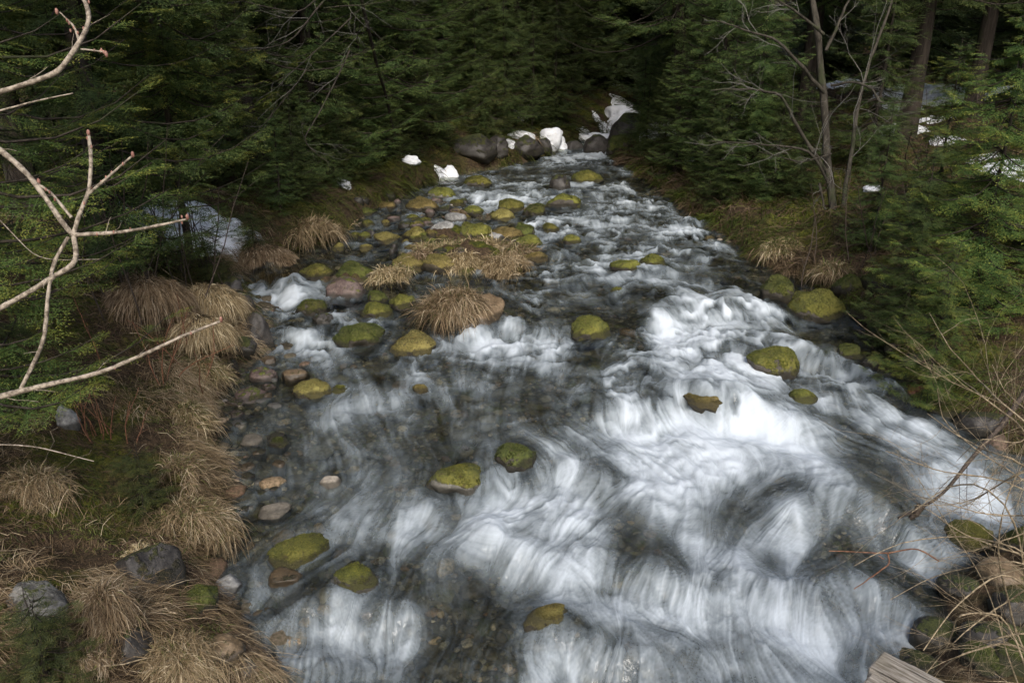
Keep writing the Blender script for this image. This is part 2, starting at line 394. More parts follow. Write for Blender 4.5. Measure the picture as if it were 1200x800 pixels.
# ------------------------------------------------------------------ rock list (px, py of the waterline front, width px, visible height px, material, label)
ROCKS = [
 (690, 402, 52, 27, 'moss', 'bright green moss cushion rock alone in mid stream beside the white eddy'),
 (905, 446, 66, 37, 'moss', 'rounded green mossy boulder splitting the brightest white chute on the right'),
 (938, 476, 34, 20, 'moss', 'small mossy rock just below the boulder in the white chute'),
 (826, 494, 56, 15, 'yellow', 'yellow green rock with water pouring over it in the white cascade'),
 (605, 561, 54, 37, 'darkmoss', 'round dark mossy stone, the smaller of a close pair in mid stream'),
 (540, 586, 74, 42, 'partmoss', 'grey and green stone, the larger of a close pair in mid stream'),
 (357, 670, 72, 40, 'moss', 'mossy stone with a straw tuft in the shallows near the left bank'),
 (389, 573, 28, 20, 'pale', 'pale square stone standing in the shallow rapids at left'),
 (324, 608, 40, 17, 'pale', 'pale flat stone at the edge of the shallows beside the tussock'),
 (489, 419, 58, 28, 'yellow', 'yellow green domed rock below the grass covered boulder'),
 (421, 408, 64, 29, 'darkmoss', 'peaked dark green rock in the left side channel'),
 (366, 469, 52, 26, 'yellow', 'low olive mossy rock in the shallow brown pool at left'),
 (400, 463, 24, 12, 'moss', 'little moss cap beside the low olive rock in the brown pool'),
 (405, 352, 50, 24, 'purple', 'smooth purplish brown stone in front of the mossy row'),
 (373, 331, 44, 18, 'moss', 'leftmost rock of the mossy row above the side channel'),
 (417, 332, 52, 26, 'darkmoss', 'middle dark rock of the mossy row above the side channel'),
 (365, 371, 40, 20, 'darkmoss', 'dark angular stone with a mossy top in the left side channel'),
 (380, 383, 28, 14, 'dark', 'small black wet stone in the left side channel'),
 (442, 374, 42, 15, 'moss', 'low bright green cushion rock left of the grass covered boulder'),
 (472, 361, 30, 16, 'moss', 'bright moss stone touching the grass covered boulder on its left'),
 (443, 357, 30, 16, 'darkmoss', 'dark mossy stone between the purple stone and the bright cushions'),
 (494, 462, 22, 13, 'yellow', 'tiny moss topped stone alone in the calm glassy water'),
 (560, 389, 78, 34, 'brown', 'brown boulder under a thatch of dry grass in mid stream'),
 (660, 244, 48, 15, 'moss', 'long low green rock in the far channel'),
 (656, 226, 28, 15, 'dark', 'black block of rock in the far channel'),
 (686, 216, 44, 9, 'moss', 'flat moss slab behind the black block in the far channel'),
 (670, 288, 20, 11, 'moss', 'small green rock in the riffles right of the tussock island'),
 (645, 272, 22, 11, 'moss', 'small green rock beside the right end of the moss island'),
 (598, 248, 34, 15, 'moss', 'green hump at the head of the moss island'),
 (589, 259, 30, 14, 'yellow', 'yellow hump at the head of the moss island'),
 (628, 256, 30, 14, 'darkmoss', 'dark rock with a straw cap at the right head of the island'),
 (560, 220, 40, 12, 'moss', 'mossy rock with a pale end near the far left bank'),
 (520, 234, 34, 14, 'partmoss', 'half grey half mossy rock near the far left bank'),
 (498, 248, 44, 17, 'yellow', 'low moss hummock in the far left shallows'),
 (556, 252, 26, 11, 'moss', 'small bright moss rock behind the whitish slabs'),
 (519, 270, 34, 17, 'bare_grey', 'whitish slab lying on the moss island'),
 (534, 262, 24, 13, 'bare_grey', 'smaller whitish slab leaning behind the first on the island'),
 (575, 281, 38, 13, 'bare_grey', 'flat grey stone sunk in the moss of the island'),
 (556, 280, 44, 20, 'moss', 'moss mound in the middle of the island'),
 (592, 283, 40, 18, 'yellow', 'yellow moss mound at the island centre right'),
 (613, 279, 34, 18, 'darkmoss', 'dark moss mound on the right side of the island'),
 (620, 291, 38, 8, 'moss', 'nearly drowned moss rock right of the island'),
 (489, 282, 40, 15, 'yellow', 'moss mound on the left side of the island'),
 (627, 307, 30, 12, 'yellow', 'moss rock forming the right tip of the tussock island'),
 (485, 317, 46, 15, 'yellow', 'moss mound at the left front of the tussock island'),
 (520, 321, 50, 13, 'yellow', 'moss apron at the front of the tussock island'),
 (452, 285, 32, 12, 'yellow', 'straw coloured hummock in the upper left shallows'),
 (428, 280, 14, 8, 'moss', 'small green stone in the upper left shallows'),
 (397, 294, 18, 9, 'yellow', 'small straw hummock by the left bank pool'),
 (430, 254, 26, 10, 'darkmoss', 'mossy lump at the foot of the left spruces'),
 (455, 246, 22, 9, 'yellow', 'small hummock at the foot of the left spruces'),
 (735, 324, 36, 6, 'moss', 'drowned mossy rock under the upper right riffles'),
 (765, 320, 34, 8, 'moss', 'mossy rock showing through the upper right riffles'),
 (722, 345, 18, 5, 'moss', 'small green rock awash above the calm dark slick'),
 (908, 364, 46, 29, 'darkmoss', 'dark mossy boulder at the right bank beside its brighter twin'),
 (955, 377, 62, 35, 'moss', 'olive mossy boulder at the right bank, larger of two side by side'),
 (992, 352, 40, 22, 'darkmoss', 'dark rock behind the pair of boulders at the right bank'),
 (1018, 376, 38, 20, 'darkmoss', 'mossy rock right of the tiny falls at the right bank'),
 (1032, 345, 44, 22, 'darkmoss', 'shaded rock under the spruce boughs on the right bank'),
 (992, 430, 34, 20, 'darkmoss', 'dark mossy rock in the brown water below the right bank'),
 (1016, 436, 26, 12, 'dark', 'dark wet stone beside the small riffle at the right'),
 (1052, 412, 34, 16, 'darkmoss', 'dim rock at the waterline under the green boughs'),
 (1076, 472, 36, 24, 'rust', 'rusty orange rock at the dark right waterline'),
 (1104, 492, 44, 24, 'darkmoss', 'greenish dark rock next to the rusty one'),
 (1070, 435, 36, 20, 'dark', 'black rock behind the rusty one'),
 (1150, 520, 60, 34, 'dark', 'black boulder under the arching bare twigs at right'),
 (1130, 646, 62, 36, 'moss', 'bright mossy boulder behind the bare twigs at lower right'),
 (1178, 690, 66, 36, 'brown', 'brown slab below the mossy boulder at lower right'),
 (1125, 705, 60, 34, 'dark', 'dark stone at the foot of the twigs at lower right'),
 (1160, 775, 90, 60, 'dark', 'shadowed dark boulder in the lower right corner'),
 (1090, 770, 60, 34, 'dark', 'dark wet rock at the edge of the last cascade'),
 (303, 412, 48, 42, 'dark', 'dark brown upright rock at the left shore below the side falls'),
 (282, 425, 42, 20, 'dark', 'grey dark stone lying before the upright rock at the left shore'),
 (308, 450, 36, 18, 'purple', 'squat brown stone in the brown pool near the left shore'),
 (345, 447, 34, 11, 'brown', 'flat brown stone in the brown pool'),
 (298, 474, 44, 15, 'purple', 'flat ledge of brown stone at the edge of the brown pool'),
 (297, 522, 27, 11, 'pale', 'whitish flat stone at the edge of the left shallows'),
 (328, 525, 28, 13, 'darkmoss', 'small dim mossy stone beside the whitish flat one'),
 (284, 503, 14, 8, 'pale', 'small white pebble above the whitish flat stone'),
 (285, 360, 30, 20, 'dark', 'black rock at the foot of the left side falls'),
 (270, 345, 34, 22, 'dark', 'black rock under the bank left of the side falls'),
 (272, 700, 40, 28, 'bare_grey', 'blue grey stone beside the dark mossy one at the left shore'),
 (236, 722, 56, 40, 'darkmoss', 'dark rock streaked with moss at the left shore'),
 (182, 692, 88, 56, 'dark', 'black wet boulder under the largest tussock on the left bank'),
 (160, 790, 74, 66, 'dark', 'black wet boulder above the tussock at the bottom left'),
 (262, 785, 62, 36, 'brown', 'reddish brown rock between tussock and stream at the bottom left'),
 (45, 748, 92, 68, 'lichen', 'lichen spotted boulder on the left bank in the bottom corner'),
 (82, 505, 28, 44, 'bare_grey', 'upright grey stone half buried in the left bank'),
 (288, 798, 36, 20, 'pale', 'pale stone at the bottom edge by the left shore'),
 (335, 690, 44, 14, 'brown', 'brown flat stone awash beside the mossy stone with tuft'),
 (418, 708, 54, 26, 'partmoss', 'half mossy stone splitting the lower left cascade'),
 (642, 757, 54, 22, 'yellow', 'drowned moss brown rock at the bottom centre'),
 (1196, 742, 84, 50, 'dark', 'black rock at the right edge under the densest twigs'),
 (1196, 650, 60, 34, 'darkmoss', 'dark mossy rock at the right edge beside the bright mossy boulder'),
 (1196, 799, 84, 48, 'darkmoss', 'dim greenish rock in the bottom right corner'),
 (1150, 799, 70, 34, 'darkmoss', 'mossy black rock at the bottom edge right of the timber end'),
 (1070, 796, 56, 26, 'dark', 'black rock next to the timber end'),
 (740, 168, 64, 38, 'dark', 'big dark boulder beside the snow at the head of the stream'),
 (554, 202, 64, 15, 'dark', 'low dark rock under brown grass on the far left bank'),
 (613, 188, 48, 18, 'dark', 'rock under a straw cap at the far bend'),
 (702, 182, 44, 20, 'dark', 'dark rock at the right end of the little far fall'),
 (672, 176, 30, 9, 'dark', 'low dark rock closing the view above the far fall'),
 (636, 181, 22, 12, 'dark', 'dark rock at the left end of the little far fall'),
 (725, 176, 40, 20, 'darkmoss', 'dim mossy rock right of the far fall'),
 (582, 186, 34, 20, 'dark', 'dark rock between the two grass topped ones at the far left bank'),
]
_r = np.random.default_rng(64)
for _k in range(60):
    _x, _y = _r.uniform(395, 560), _r.uniform(236, 300)
    if _x < 395 + (300 - _y) * .4: continue
    ROCKS.append((_x, _y, _r.uniform(8, 20), _r.uniform(4, 8), ('yellow', 'moss', 'dark', 'purple')[_k % 4], 'small stone among many scattered over the upper left shallows'))
for _k in range(34):
    _y = _r.uniform(425, 610); _x = _r.uniform(262, 330)
    ROCKS.append((_x, _y, _r.uniform(9, 22), _r.uniform(5, 9), ('dark', 'purple', 'brown', 'dark', 'bare_grey')[_k % 5], 'small stone in the brown pool along the left bank'))
def rock_geo(px, py, w, h):
    p = hit(px, py, lambda x, y: max(W0(y), Hq(x, y)))
    s = px_scale(p); wm = w * s; r = ray(px, py); th = math.atan2(-r[2], math.hypot(r[0], r[1]))
    dep = wm * rngr.uniform(.75, .95)
    hm = max((h * s - dep * math.sin(th) * .62) / math.cos(th), .26 * wm)
    return p, wm, dep, hm
rngr = np.random.default_rng(5)
RG = []
for (px, py, w, h, k, lab) in ROCKS:
    if px < 250 and py > 480 or (px, py) in ((740, 168),):          # stones up on the bank
        p = atg(px, py); s = px_scale(p); wm = w * s; dep = wm * .85; hm = h * s * .72
    else:
        p, wm, dep, hm = rock_geo(px, py, w, h)
    c = p + np.array([p[0] / p[1], 1, 0]) * dep * .5
    if not (px < 250 and py > 480 or (px, py) in ((740, 168),)): c[2] = W0(c[1])
    RG.append((c, wm, dep, hm))

# ------------------------------------------------------------------ terrain sheet
def terrain():
    xs = np.unique(np.r_[np.linspace(-90, -16, 38), np.linspace(-16, -6, 90), np.linspace(-6, 6.5, 460), np.linspace(6.5, 18, 90), np.linspace(18, 90, 38)])
    ys = np.unique(np.r_[np.linspace(-25, 2, 60), 2 * (30 / 2) ** np.linspace(0, 1, 620), np.linspace(30, 120, 90)])
    X, Y = np.meshgrid(xs, ys); Z = H(X, Y)
    t = np.minimum(X - xl(Y), xr(Y) - X)
    dz = Z - W0(Y); wet = sst(-.06, .05, t) * sst(.06, -.01, dz); green = np.where(t > 0, 3.0, sst(.2, .9, -t) * .8 + .35)
    V = np.stack([X, Y, Z], -1).reshape(-1, 3)
    me = mesh_np('forest_ground', V, grid_faces(len(ys), len(xs)), M['terrain'], attrs={'wet': wet.ravel(), 'green': green.ravel()})
    tag(obj('forest_ground', me), kind='structure')
terrain(); tick('terrain')

# ------------------------------------------------------------------ water surface
def seg_dist(X, Y, pts):
    best = np.full(X.shape, 1e9)
    for (a, b) in zip(pts[:-1], pts[1:]):
        d = b - a; L = d @ d + 1e-9
        t = np.clip(((X - a[0]) * d[0] + (Y - a[1]) * d[1]) / L, 0, 1)
        best = np.minimum(best, np.hypot(X - a[0] - t * d[0], Y - a[1] - t * d[1]))
    return best
# crest lines of the drops: points, drop (m), fall length (m), fade upstream (m)
LEDGES = [
 ([(765, 378), (800, 366), (850, 361), (915, 368)], .26, .45, 1.3),
 ([(700, 478), (745, 480), (800, 470), (840, 476), (890, 492), (950, 496)], .24, .40, .9),
 ([(575, 632), (650, 656), (720, 664), (800, 684)], .16, .35, .5),
 ([(925, 618), (960, 600), (1010, 598), (1062, 628)], .15, .36, .6),
 ([(800, 690), (860, 676), (900, 690), (950, 706), (1000, 694), (1050, 704), (1085, 735)], .16, .36, .5),
 ([(340, 722), (395, 708), (440, 706), (485, 722)], .15, .3, .4),
 ([(560, 575), (600, 552), (650, 538), (700, 556)], .14, .4, .5),
 ([(465, 600), (500, 588), (520, 600)], .10, .3, .4),
 ([(555, 392), (600, 380), (665, 388)], .12, .3, .9),
 ([(620, 268), (700, 262), (830, 262)], .10, .3, 1.0),
 ([(640, 300), (740, 292), (830, 305)], .11, .35, .8),
 ([(680, 335), (740, 322), (830, 330)], .10, .3, .7),
 ([(275, 325), (310, 325), (350, 340)], .22, .5, 1.0),
 ([(325, 392), (390, 395)], .09, .25, .4),
 ([(560, 232), (650, 228), (740, 232)], .09, .3, 1.0),
 ([(1065, 565), (1110, 556), (1160, 560), (1230, 580)], .2, .35, .5),
 ([(925, 412), (980, 424), (1050, 462)], .14, .3, .6),
 ([(600, 770), (660, 752), (720, 765), (790, 775)], .14, .3, .4),
 ([(370, 470), (420, 464), (470, 468)], .05, .2, .3),
]
BUMPS = [(826, 482, 44, .13), (1000, 585, 60, .10), (965, 630, 60, .06), (760, 440, 34, .10), (880, 740, 60, .05), (1010, 740, 55, .06), (640, 750, 40, .08), (860, 385, 50, .08), (540, 660, 40, .05), (770, 600, 50, .08)]
# foam strokes: polyline px, width px, strength
FOAM = [
 ([(775, 385), (830, 372), (905, 370)], 11, 1.0), ([(790, 395), (850, 398), (890, 408)], 20, .85), ([(770, 400), (765, 440)], 14, .5),
 ([(785, 420), (840, 432), (880, 436)], 18, 1.1), ([(790, 450), (850, 455)], 14, .65), ([(840, 458), (885, 480), (915, 520), (950, 545)], 17, .75),
 ([(925, 412), (975, 430), (1020, 462), (1060, 492), (1095, 520)], 17, .95), ([(950, 460), (1010, 490), (1060, 520)], 14, .6), ([(960, 500), (1040, 530)], 12, .35),
 ([(730, 495), (790, 505), (860, 505), (935, 505)], 14, .75), ([(725, 520), (780, 528), (850, 520), (930, 515)], 17, 1.1), ([(735, 545), (800, 560), (840, 600), (860, 640)], 28, .95),
 ([(760, 580), (800, 620), (810, 660)], 22, .55), ([(900, 520), (950, 540), (960, 570)], 16, .7), ([(870, 560), (900, 600), (910, 640)], 20, .5),
 ([(920, 610), (965, 598), (1010, 600), (1060, 625)], 7, .6), ([(940, 640), (990, 660), (1040, 660)], 26, .42), ([(935, 620), (930, 690)], 12, .5), ([(1060, 630), (1090, 680), (1095, 720)], 12, .45),
 ([(800, 690), (870, 685), (940, 712)], 15, .8), ([(820, 715), (900, 735), (950, 745)], 24, .75), ([(950, 712), (1010, 702), (1070, 712)], 10, .9), ([(960, 740), (1020, 740), (1075, 745)], 22, .7), ([(800, 780), (900, 785), (1000, 785)], 22, .6),
 ([(1080, 575), (1120, 562), (1160, 565)], 10, .8), ([(1070, 600), (1090, 620), (1080, 650)], 12, .55), ([(1150, 585), (1210, 600)], 14, .65), ([(1090, 580), (1150, 600)], 12, .45),
 ([(640, 540), (668, 552), (670, 580)], 14, .8), ([(590, 590), (640, 580), (690, 590)], 22, .85), ([(590, 615), (650, 625), (700, 625)], 20, .8), ([(590, 570), (600, 600)], 10, .5), ([(620, 645), (690, 655)], 14, .45),
 ([(585, 640), (620, 655), (660, 668), (720, 668), (800, 695)], 8, 1.0), ([(660, 690), (720, 700), (790, 715)], 22, .75), ([(690, 730), (760, 750), (820, 750)], 24, .75), ([(610, 775), (690, 775), (760, 790)], 16, .75),
 ([(470, 600), (505, 588)], 8, .85), ([(500, 600), (525, 625), (530, 660)], 12, .45), ([(475, 615), (470, 640)], 10, .35),
 ([(400, 716), (440, 712), (480, 728)], 11, .95), ([(400, 745), (450, 745), (490, 760)], 22, .6), ([(350, 722), (390, 735)], 10, .7), ([(350, 760), (400, 785)], 20, .5), ([(560, 690), (575, 740)], 22, .25),
 ([(283, 328), (310, 333), (345, 343)], 8, 1.1), ([(310, 345), (335, 365), (330, 395)], 10, .6), ([(335, 402), (385, 400)], 9, .95), ([(340, 412), (385, 413)], 6, .55), ([(370, 350), (400, 362), (430, 385)], 8, .3),
 ([(380, 472), (420, 468), (460, 472)], 9, .5), ([(400, 490), (480, 500)], 14, .25),
 ([(560, 400), (600, 395), (660, 396)], 13, .9), ([(592, 378), (603, 388)], 7, 1.0), ([(580, 412), (650, 414)], 10, .5), ([(600, 348), (660, 342), (690, 348)], 8, .5), ([(700, 326), (740, 324)], 5, .7),
 ([(510, 396), (530, 404)], 6, .5), ([(715, 405), (745, 415), (735, 440)], 12, .6), ([(700, 478), (740, 468), (790, 474)], 8, .6), ([(720, 440), (740, 500)], 12, .35), ([(640, 440), (700, 455)], 14, .3), ([(480, 445), (560, 440)], 12, .3), ([(430, 540), (520, 520), (600, 500)], 22, .16),
 ([(420, 560), (440, 585), (470, 598)], 8, .35), ([(450, 500), (560, 470), (690, 500)], 20, .22), ([(560, 520), (700, 540)], 14, .15), ([(380, 610), (400, 650), (440, 690)], 12, .28), ([(430, 600), (450, 660)], 9, .25), ([(470, 430), (560, 455), (660, 425)], 12, .24), ([(330, 640), (300, 700), (330, 740)], 10, .2), ([(560, 620), (540, 690), (570, 760)], 10, .22),
 ([(620, 268), (700, 266), (790, 270), (830, 278)], 7, .85), ([(560, 238), (640, 232), (730, 236)], 6, .65), ([(700, 245), (790, 250)], 7, .4), ([(640, 285), (700, 282)], 5, .3), ([(700, 300), (780, 298), (840, 310)], 7, .7),
 ([(640, 318), (720, 310), (800, 322)], 6, .55), ([(760, 335), (830, 335), (860, 350)], 8, .6), ([(770, 240), (820, 270), (850, 300)], 10, .35), ([(660, 216), (730, 220), (770, 232)], 5, .5), ([(580, 218), (640, 214)], 4, .45),
 ([(640, 188), (668, 187), (692, 188)], 3.5, 1.3), ([(650, 182), (715, 180)], 3, .7), ([(700, 195), (735, 200)], 3, .5), ([(520, 225), (560, 230)], 4, .3), ([(780, 355), (860, 365)], 5, .6),
 ([(1030, 440), (1050, 436)], 4, .6), ([(1010, 371), (1025, 366)], 3, .6), ([(470, 290), (480, 292)], 3, .3), ([(410, 300), (440, 296)], 3, .4), ([(870, 350), (880, 330)], 4, .3),
]
def Wfeat(X, Y):
    Z = W0(Y)
    for pts, A, s, L in LEDGES:
        q = np.array([at(*p)[:2] for p in pts]); q = q[np.argsort(q[:, 0])]
        yc = np.interp(X, q[:, 0], q[:, 1]) + (fbm2(X * 3, Y * 0 + A * 50, 2, 31) - .5) * .25
        t = yc - Y; lat = sst(q[0, 0] - .35, q[0, 0] + .1, X) * sst(q[-1, 0] + .35, q[-1, 0] - .1, X)
        am = .35 + 1.3 * fbm2(X * 2.3, Y * .8 + A * 99, 3, 7)
        up = np.exp(np.minimum(t, 0) / L); dn = 1 - sst(0, s, t); dip = -.3 * np.exp(-((t - s * 1.15) / (s * .5)) ** 2)
        Z = Z + A * lat * am * np.where(t < 0, up, dn + dip * (t > 0)) - A * .45 * lat * np.where(t < 0, up, dn)
    for px, py, w, A in BUMPS:
        c = at(px, py); r = w * px_scale(c)
        Z = Z + A * np.exp(-(((X - c[0]) / r) ** 2 + ((Y - c[1] - .1) / (r * 1.1)) ** 2))
    return Z
_c = np.array([g_[0] for g_ in RG]); _wf = Wfeat(_c[:, 0], _c[:, 1]); _wb = Wfeat(_c[:, 0], _c[:, 1] - .5 * np.array([g_[2] for g_ in RG])); _hh = H(_c[:, 0], _c[:, 1])
for g_, rk, a_, b_, h_ in zip(RG, ROCKS, _wf, _wb, _hh):
    if not (rk[0] < 250 and rk[1] > 480 or rk[:2] == (740, 168)): g_[0][2] = max(.5 * a_ + .5 * b_, h_ - .2 * g_[3])
def bil(G, J, I):
    nr, nc = G.shape; J = np.clip(J, 0, nr - 1.001); I = np.clip(I, 0, nc - 1.001)
    j = J.astype(np.int32); i = I.astype(np.int32); fj = (J - j).astype(np.float32); fi = (I - i).astype(np.float32)
    f = G.ravel(); b = j * nc + i
    return (f[b] * (1 - fi) + f[b + 1] * fi) * (1 - fj) + (f[b + nc] * (1 - fi) + f[b + nc + 1] * fi) * fj
def blur(G, r):
    k = np.exp(-np.linspace(-2, 2, 2 * r + 1) ** 2); k /= k.sum()
    for ax in (0, 1):
        P = np.pad(G, [(r, r) if a == ax else (0, 0) for a in (0, 1)], mode='edge'); o = 0
        for q in range(2 * r + 1):
            o = o + k[q] * (P[q:q + G.shape[0]] if ax == 0 else P[:, q:q + G.shape[1]])
        G = o
    return G
def water():
    nr, nc = 1000, 720
    ys = 1.9 * (34 / 1.9) ** np.linspace(0, 1, nr); mrg = .35
    u = np.linspace(0, 1, nc)
    gl = np.linspace(0, 40, 1600)
    kk = np.ones(41) / 41
    XLs = np.convolve(np.pad(xl(gl), 20, mode='edge'), kk, 'valid'); XRs = np.convolve(np.pad(xr(gl), 20, mode='edge'), kk, 'valid')
    a = np.interp(ys, gl, XLs) - mrg - .25; b = np.interp(ys, gl, XRs) + mrg + .25
    X = a[:, None] + u[None, :] * (b - a)[:, None]; Y = np.repeat(ys[:, None], nc, 1)
    Z = Wfeat(X, Y)
    # flow field
    ctr = (a + b) / 2; tanx = np.gradient(ctr, ys)[:, None]
    dYdj = np.gradient(ys)[:, None]; dXdi = ((b - a) / (nc - 1))[:, None]
    Zs = blur(Z, 6)
    Zi = np.gradient(Zs, axis=1) / dXdi; dXdj = np.gradient(X, axis=0)
    Zy = (np.gradient(Zs, axis=0) - Zi * dXdj) / dYdj
    vx = -tanx * .9 + 0 * X; vy = -np.ones_like(X)
    vx = vx - 3.0 * Zi; vy = vy - 1.5 * np.clip(Zy, -.2, 1)
    vx += .7 * (fbm2(X * .9, Y * .9, 2, 51) - .5) + .9 * (fbm2(X * 3.2, Y * 2.6, 2, 57) - .5)
    wake = np.zeros_like(X); pile = np.zeros_like(X)
    for (c, wm, dep, hm), rk in zip(RG, ROCKS):
        if rk[0] < 250 and rk[1] > 480: continue
        r = wm * .55; j0, j1 = np.searchsorted(ys, [c[1] - r * 8, c[1] + r * 7]); 
        if j1 - j0 < 2: continue
        sl = slice(j0, j1); dx = X[sl] - c[0]; dy = Y[sl] - c[1]; d2 = dx * dx + dy * dy + (r * .5) ** 2
        k = np.where(d2 < (r * 6) ** 2, r * r / d2 / d2, 0)
        vx[sl] += 2 * dx * dy * k; vy[sl] += -(dx * dx - dy * dy) * k
        wake[sl] += np.exp(-(dx / (r * .95)) ** 2) * sst(.0, -r * .9, dy) * np.exp(np.minimum(dy + r, 0) / (r * 2.2)) * (.35 if rk[3] > 14 else .2)
        pile[sl] += .175 * hm * np.exp(-(dx / r) ** 2 - ((dy - r * 1.0) / (r * .7)) ** 2) - .12 * np.minimum(hm, .2) * np.exp(-(dx / r) ** 2 - ((dy + r * 1.3) / (r * .9)) ** 2)
    Z = Z + pile
    vy = np.minimum(vy, -.15)
    sp = np.hypot(vx, vy); 
    dj = (vy / dYdj); di = (vx - vy * (dXdj / dYdj)) / dXdi
    # step length in metres grows with distance
    stp = .0065 * np.minimum(Y, 5 + (Y - 5) * .12) + .002
    dj = (dj / sp * stp).astype(np.float32); di = (di / sp * stp).astype(np.float32)
    # painted foam sources
    F = np.zeros_like(X)
    for pts, w, st in FOAM:
        q = [at(*p)[:2] for p in pts]; sc_ = np.mean([px_scale(at(*p)) for p in pts])
        qa = np.array(q); pad = w * sc_ * 4
        jm = (ys > qa[:, 1].min() - pad * 2.5) & (ys < qa[:, 1].max() + pad * 2.5)
        if not jm.any(): continue
        # foreshortened widths: the stroke is wider along the view direction
        py = np.mean([p[1] for p in pts]); th = PITCH + math.atan((py - 400) / FPX); ky = math.sin(th)
        d = seg_dist(X[jm], Y[jm] * ky, [np.array([p[0], p[1] * ky]) for p in q])
        F[jm] += st * (.70 if py > 640 else 1) * np.exp(-(d / (w * sc_ * 1.15)) ** 2)
    F = .80 * (1 - np.exp(-F * .95))
    slope = np.clip(Zy, 0, 1.2)
    rgl = np.random.default_rng(3)
    n_f = rgl.random((nr, nc)).astype(np.float32)
    n1 = blur(n_f, 2); n1 = (n1 - n1.mean()) / n1.std()
    n2 = blur(blur(rgl.random((nr, nc)).astype(np.float32), 8), 5); n2 = (n2 - n2.mean()) / n2.std()
    n3 = fbm2(X * 4.5, Y * 4.5, 3, 77) - .5
    src1, src2, src3 = n1.astype(np.float32), n2.astype(np.float32), (F + .16 * slope + wake * .4 + .9 * n3 * (F + .12)).astype(np.float32)
    PK = np.stack([dj.ravel(), di.ravel(), src1.ravel(), src2.ravel(), src3.ravel(), X.astype(np.float32).ravel()], 1)
    jj, ii = np.meshgrid(np.arange(nr, dtype=np.float32), np.arange(nc, dtype=np.float32), indexing='ij')
    J0, I0 = jj.ravel(), ii.ravel()
    A = np.zeros((nr * nc, 3), np.float32); w3 = 0; psi = None
    for sgn, steps in ((1, 12), (-1, 14)):
        J, I = J0.copy(), I0.copy()
        for k in range(steps):
            idx = np.clip(J + .5, 0, nr - 1).astype(np.int32) * nc + np.clip(I + .5, 0, nc - 1).astype(np.int32)
            g_ = PK[idx]; wgt = 1 - k / steps * .6
            A[:, :2] += wgt * g_[:, 2:4]
            if sgn == -1 or k < 3: A[:, 2] += g_[:, 4]; w3 += 1
            J += sgn * g_[:, 0]; I += sgn * g_[:, 1]
        psi = g_[:, 5]
    psi = blur(psi.reshape(nr, nc), 3)
    A1, A2, A3 = (A[:, k].reshape(nr, nc) for k in range(3)); A1 = blur(A1, 1) / A1.std(); A2 = A2 / A2.std(); A3 = A3 / w3
    streak = .26 * blur(A1, 2) + .70 * A2; soft = blur(streak, 4) * 1.1; streak = streak + (soft - streak) * np.clip(.25 + A3 * 1.1, 0, .85)
    base = A3
    streak = .5 * A1 + .5 * A2
    broad = fbm2(X * .8, Y * .7, 3, 91); churn = fbm2(X * 6, Y * 4, 3, 93) - .5; clump = fbm2(X * 2.2, Y * 1.5, 3, 95) - .5
    far = .27 + .73 * sst(6, 12, Y)
    base = base + .095 + .10 * sst(.3, .8, broad) * sst(.3, 1.2, X - xl(Y)) + .05 * far
    cross = (vn2(X * 1.9 + 3 * broad, Y * 4.2 + 5 * churn, 33) + vn2(X * 4.1, Y * 8.5 + 4 * churn, 34) - 1) 
    streak = streak * (1 - .5 * far)
    fm = sst(5.6, 9.0, Y) * (1 - .75 * np.clip((F - .25) * 3, 0, 1) * sst(12, 9, Y)); base = base * (1 + (far + .5 * fm) * cross * 1.1) * (1 - .34 * fm) - .035 * fm
    sg = .085 + .22 * base * np.clip(1.15 - base, .25, 1)
    foam = base * 1.12 + sg * streak * .85 + churn * (.30 + .3 * far) * np.sqrt(np.clip(base, 0, 1)) + clump * .75 * np.sqrt(np.clip(base, 0, 1)) * np.clip(1.2 - base, 0, 1)
    foam = sst(-.05, 1.12, foam) * .97
    # calm brown pools
    for px, py, rp in ((1045, 425, 40), (1120, 480, 34), (1150, 525, 30), (850, 330, 40), (880, 390, 0.1), (790, 500, 0.1), (555, 690, 42), (870, 610, 26), (725, 615, 24), (900, 665, 18), (985, 650, 18), (620, 700, 22), (1085, 700, 22), (460, 520, 60), (640, 470, 50), (840, 620, 30), (510, 540, 40), (750, 640, 26), (320, 500, 75), (300, 450, 45), (1000, 400, 70), (440, 310, 60), (900, 320, 60), (1120, 470, 60), (560, 480, 60), (690, 365, 45), (1000, 560, 26), (895, 480, 16)):
        c = at(px, py); r = rp * px_scale(c); foam *= 1 - .6 * np.exp(-(((X - c[0]) / r) ** 2 + ((Y - c[1]) / (r * 1.6)) ** 2) ** 1.5)
    edge = np.minimum(X - xl(Y), xr(Y) - X); foam *= sst(-.02, .22, edge) * .85 + .15
    calm = sst(.05, .4, base)
    Z = Z + streak * (.002 + .0015 * calm) * np.minimum(Y / 7, 1.5) + (fbm2(X * 6, Y * 5, 3, 14) - .5) * (.02 + .04 * calm) + far * cross * .045 + (vn2(X * 2.6 + 2 * broad, Y * 8 + 6 * clump, 15) - .5) * .035 * (1 - calm * .6) * np.minimum(Y / 6, 1.6) + .03 * np.clip(foam, 0, 1)
    V = np.stack([X, Y, Z], -1).reshape(-1, 3)
    flow = np.stack([psi, Y, np.zeros_like(X)], -1).reshape(-1, 3)
    me = mesh_np('stream_water', V, grid_faces(nr, nc), M['water'], attrs={'foam': foam.ravel(), 'flow': flow})
    tag(obj('stream_water', me), kind='structure')
water(); tick('water')

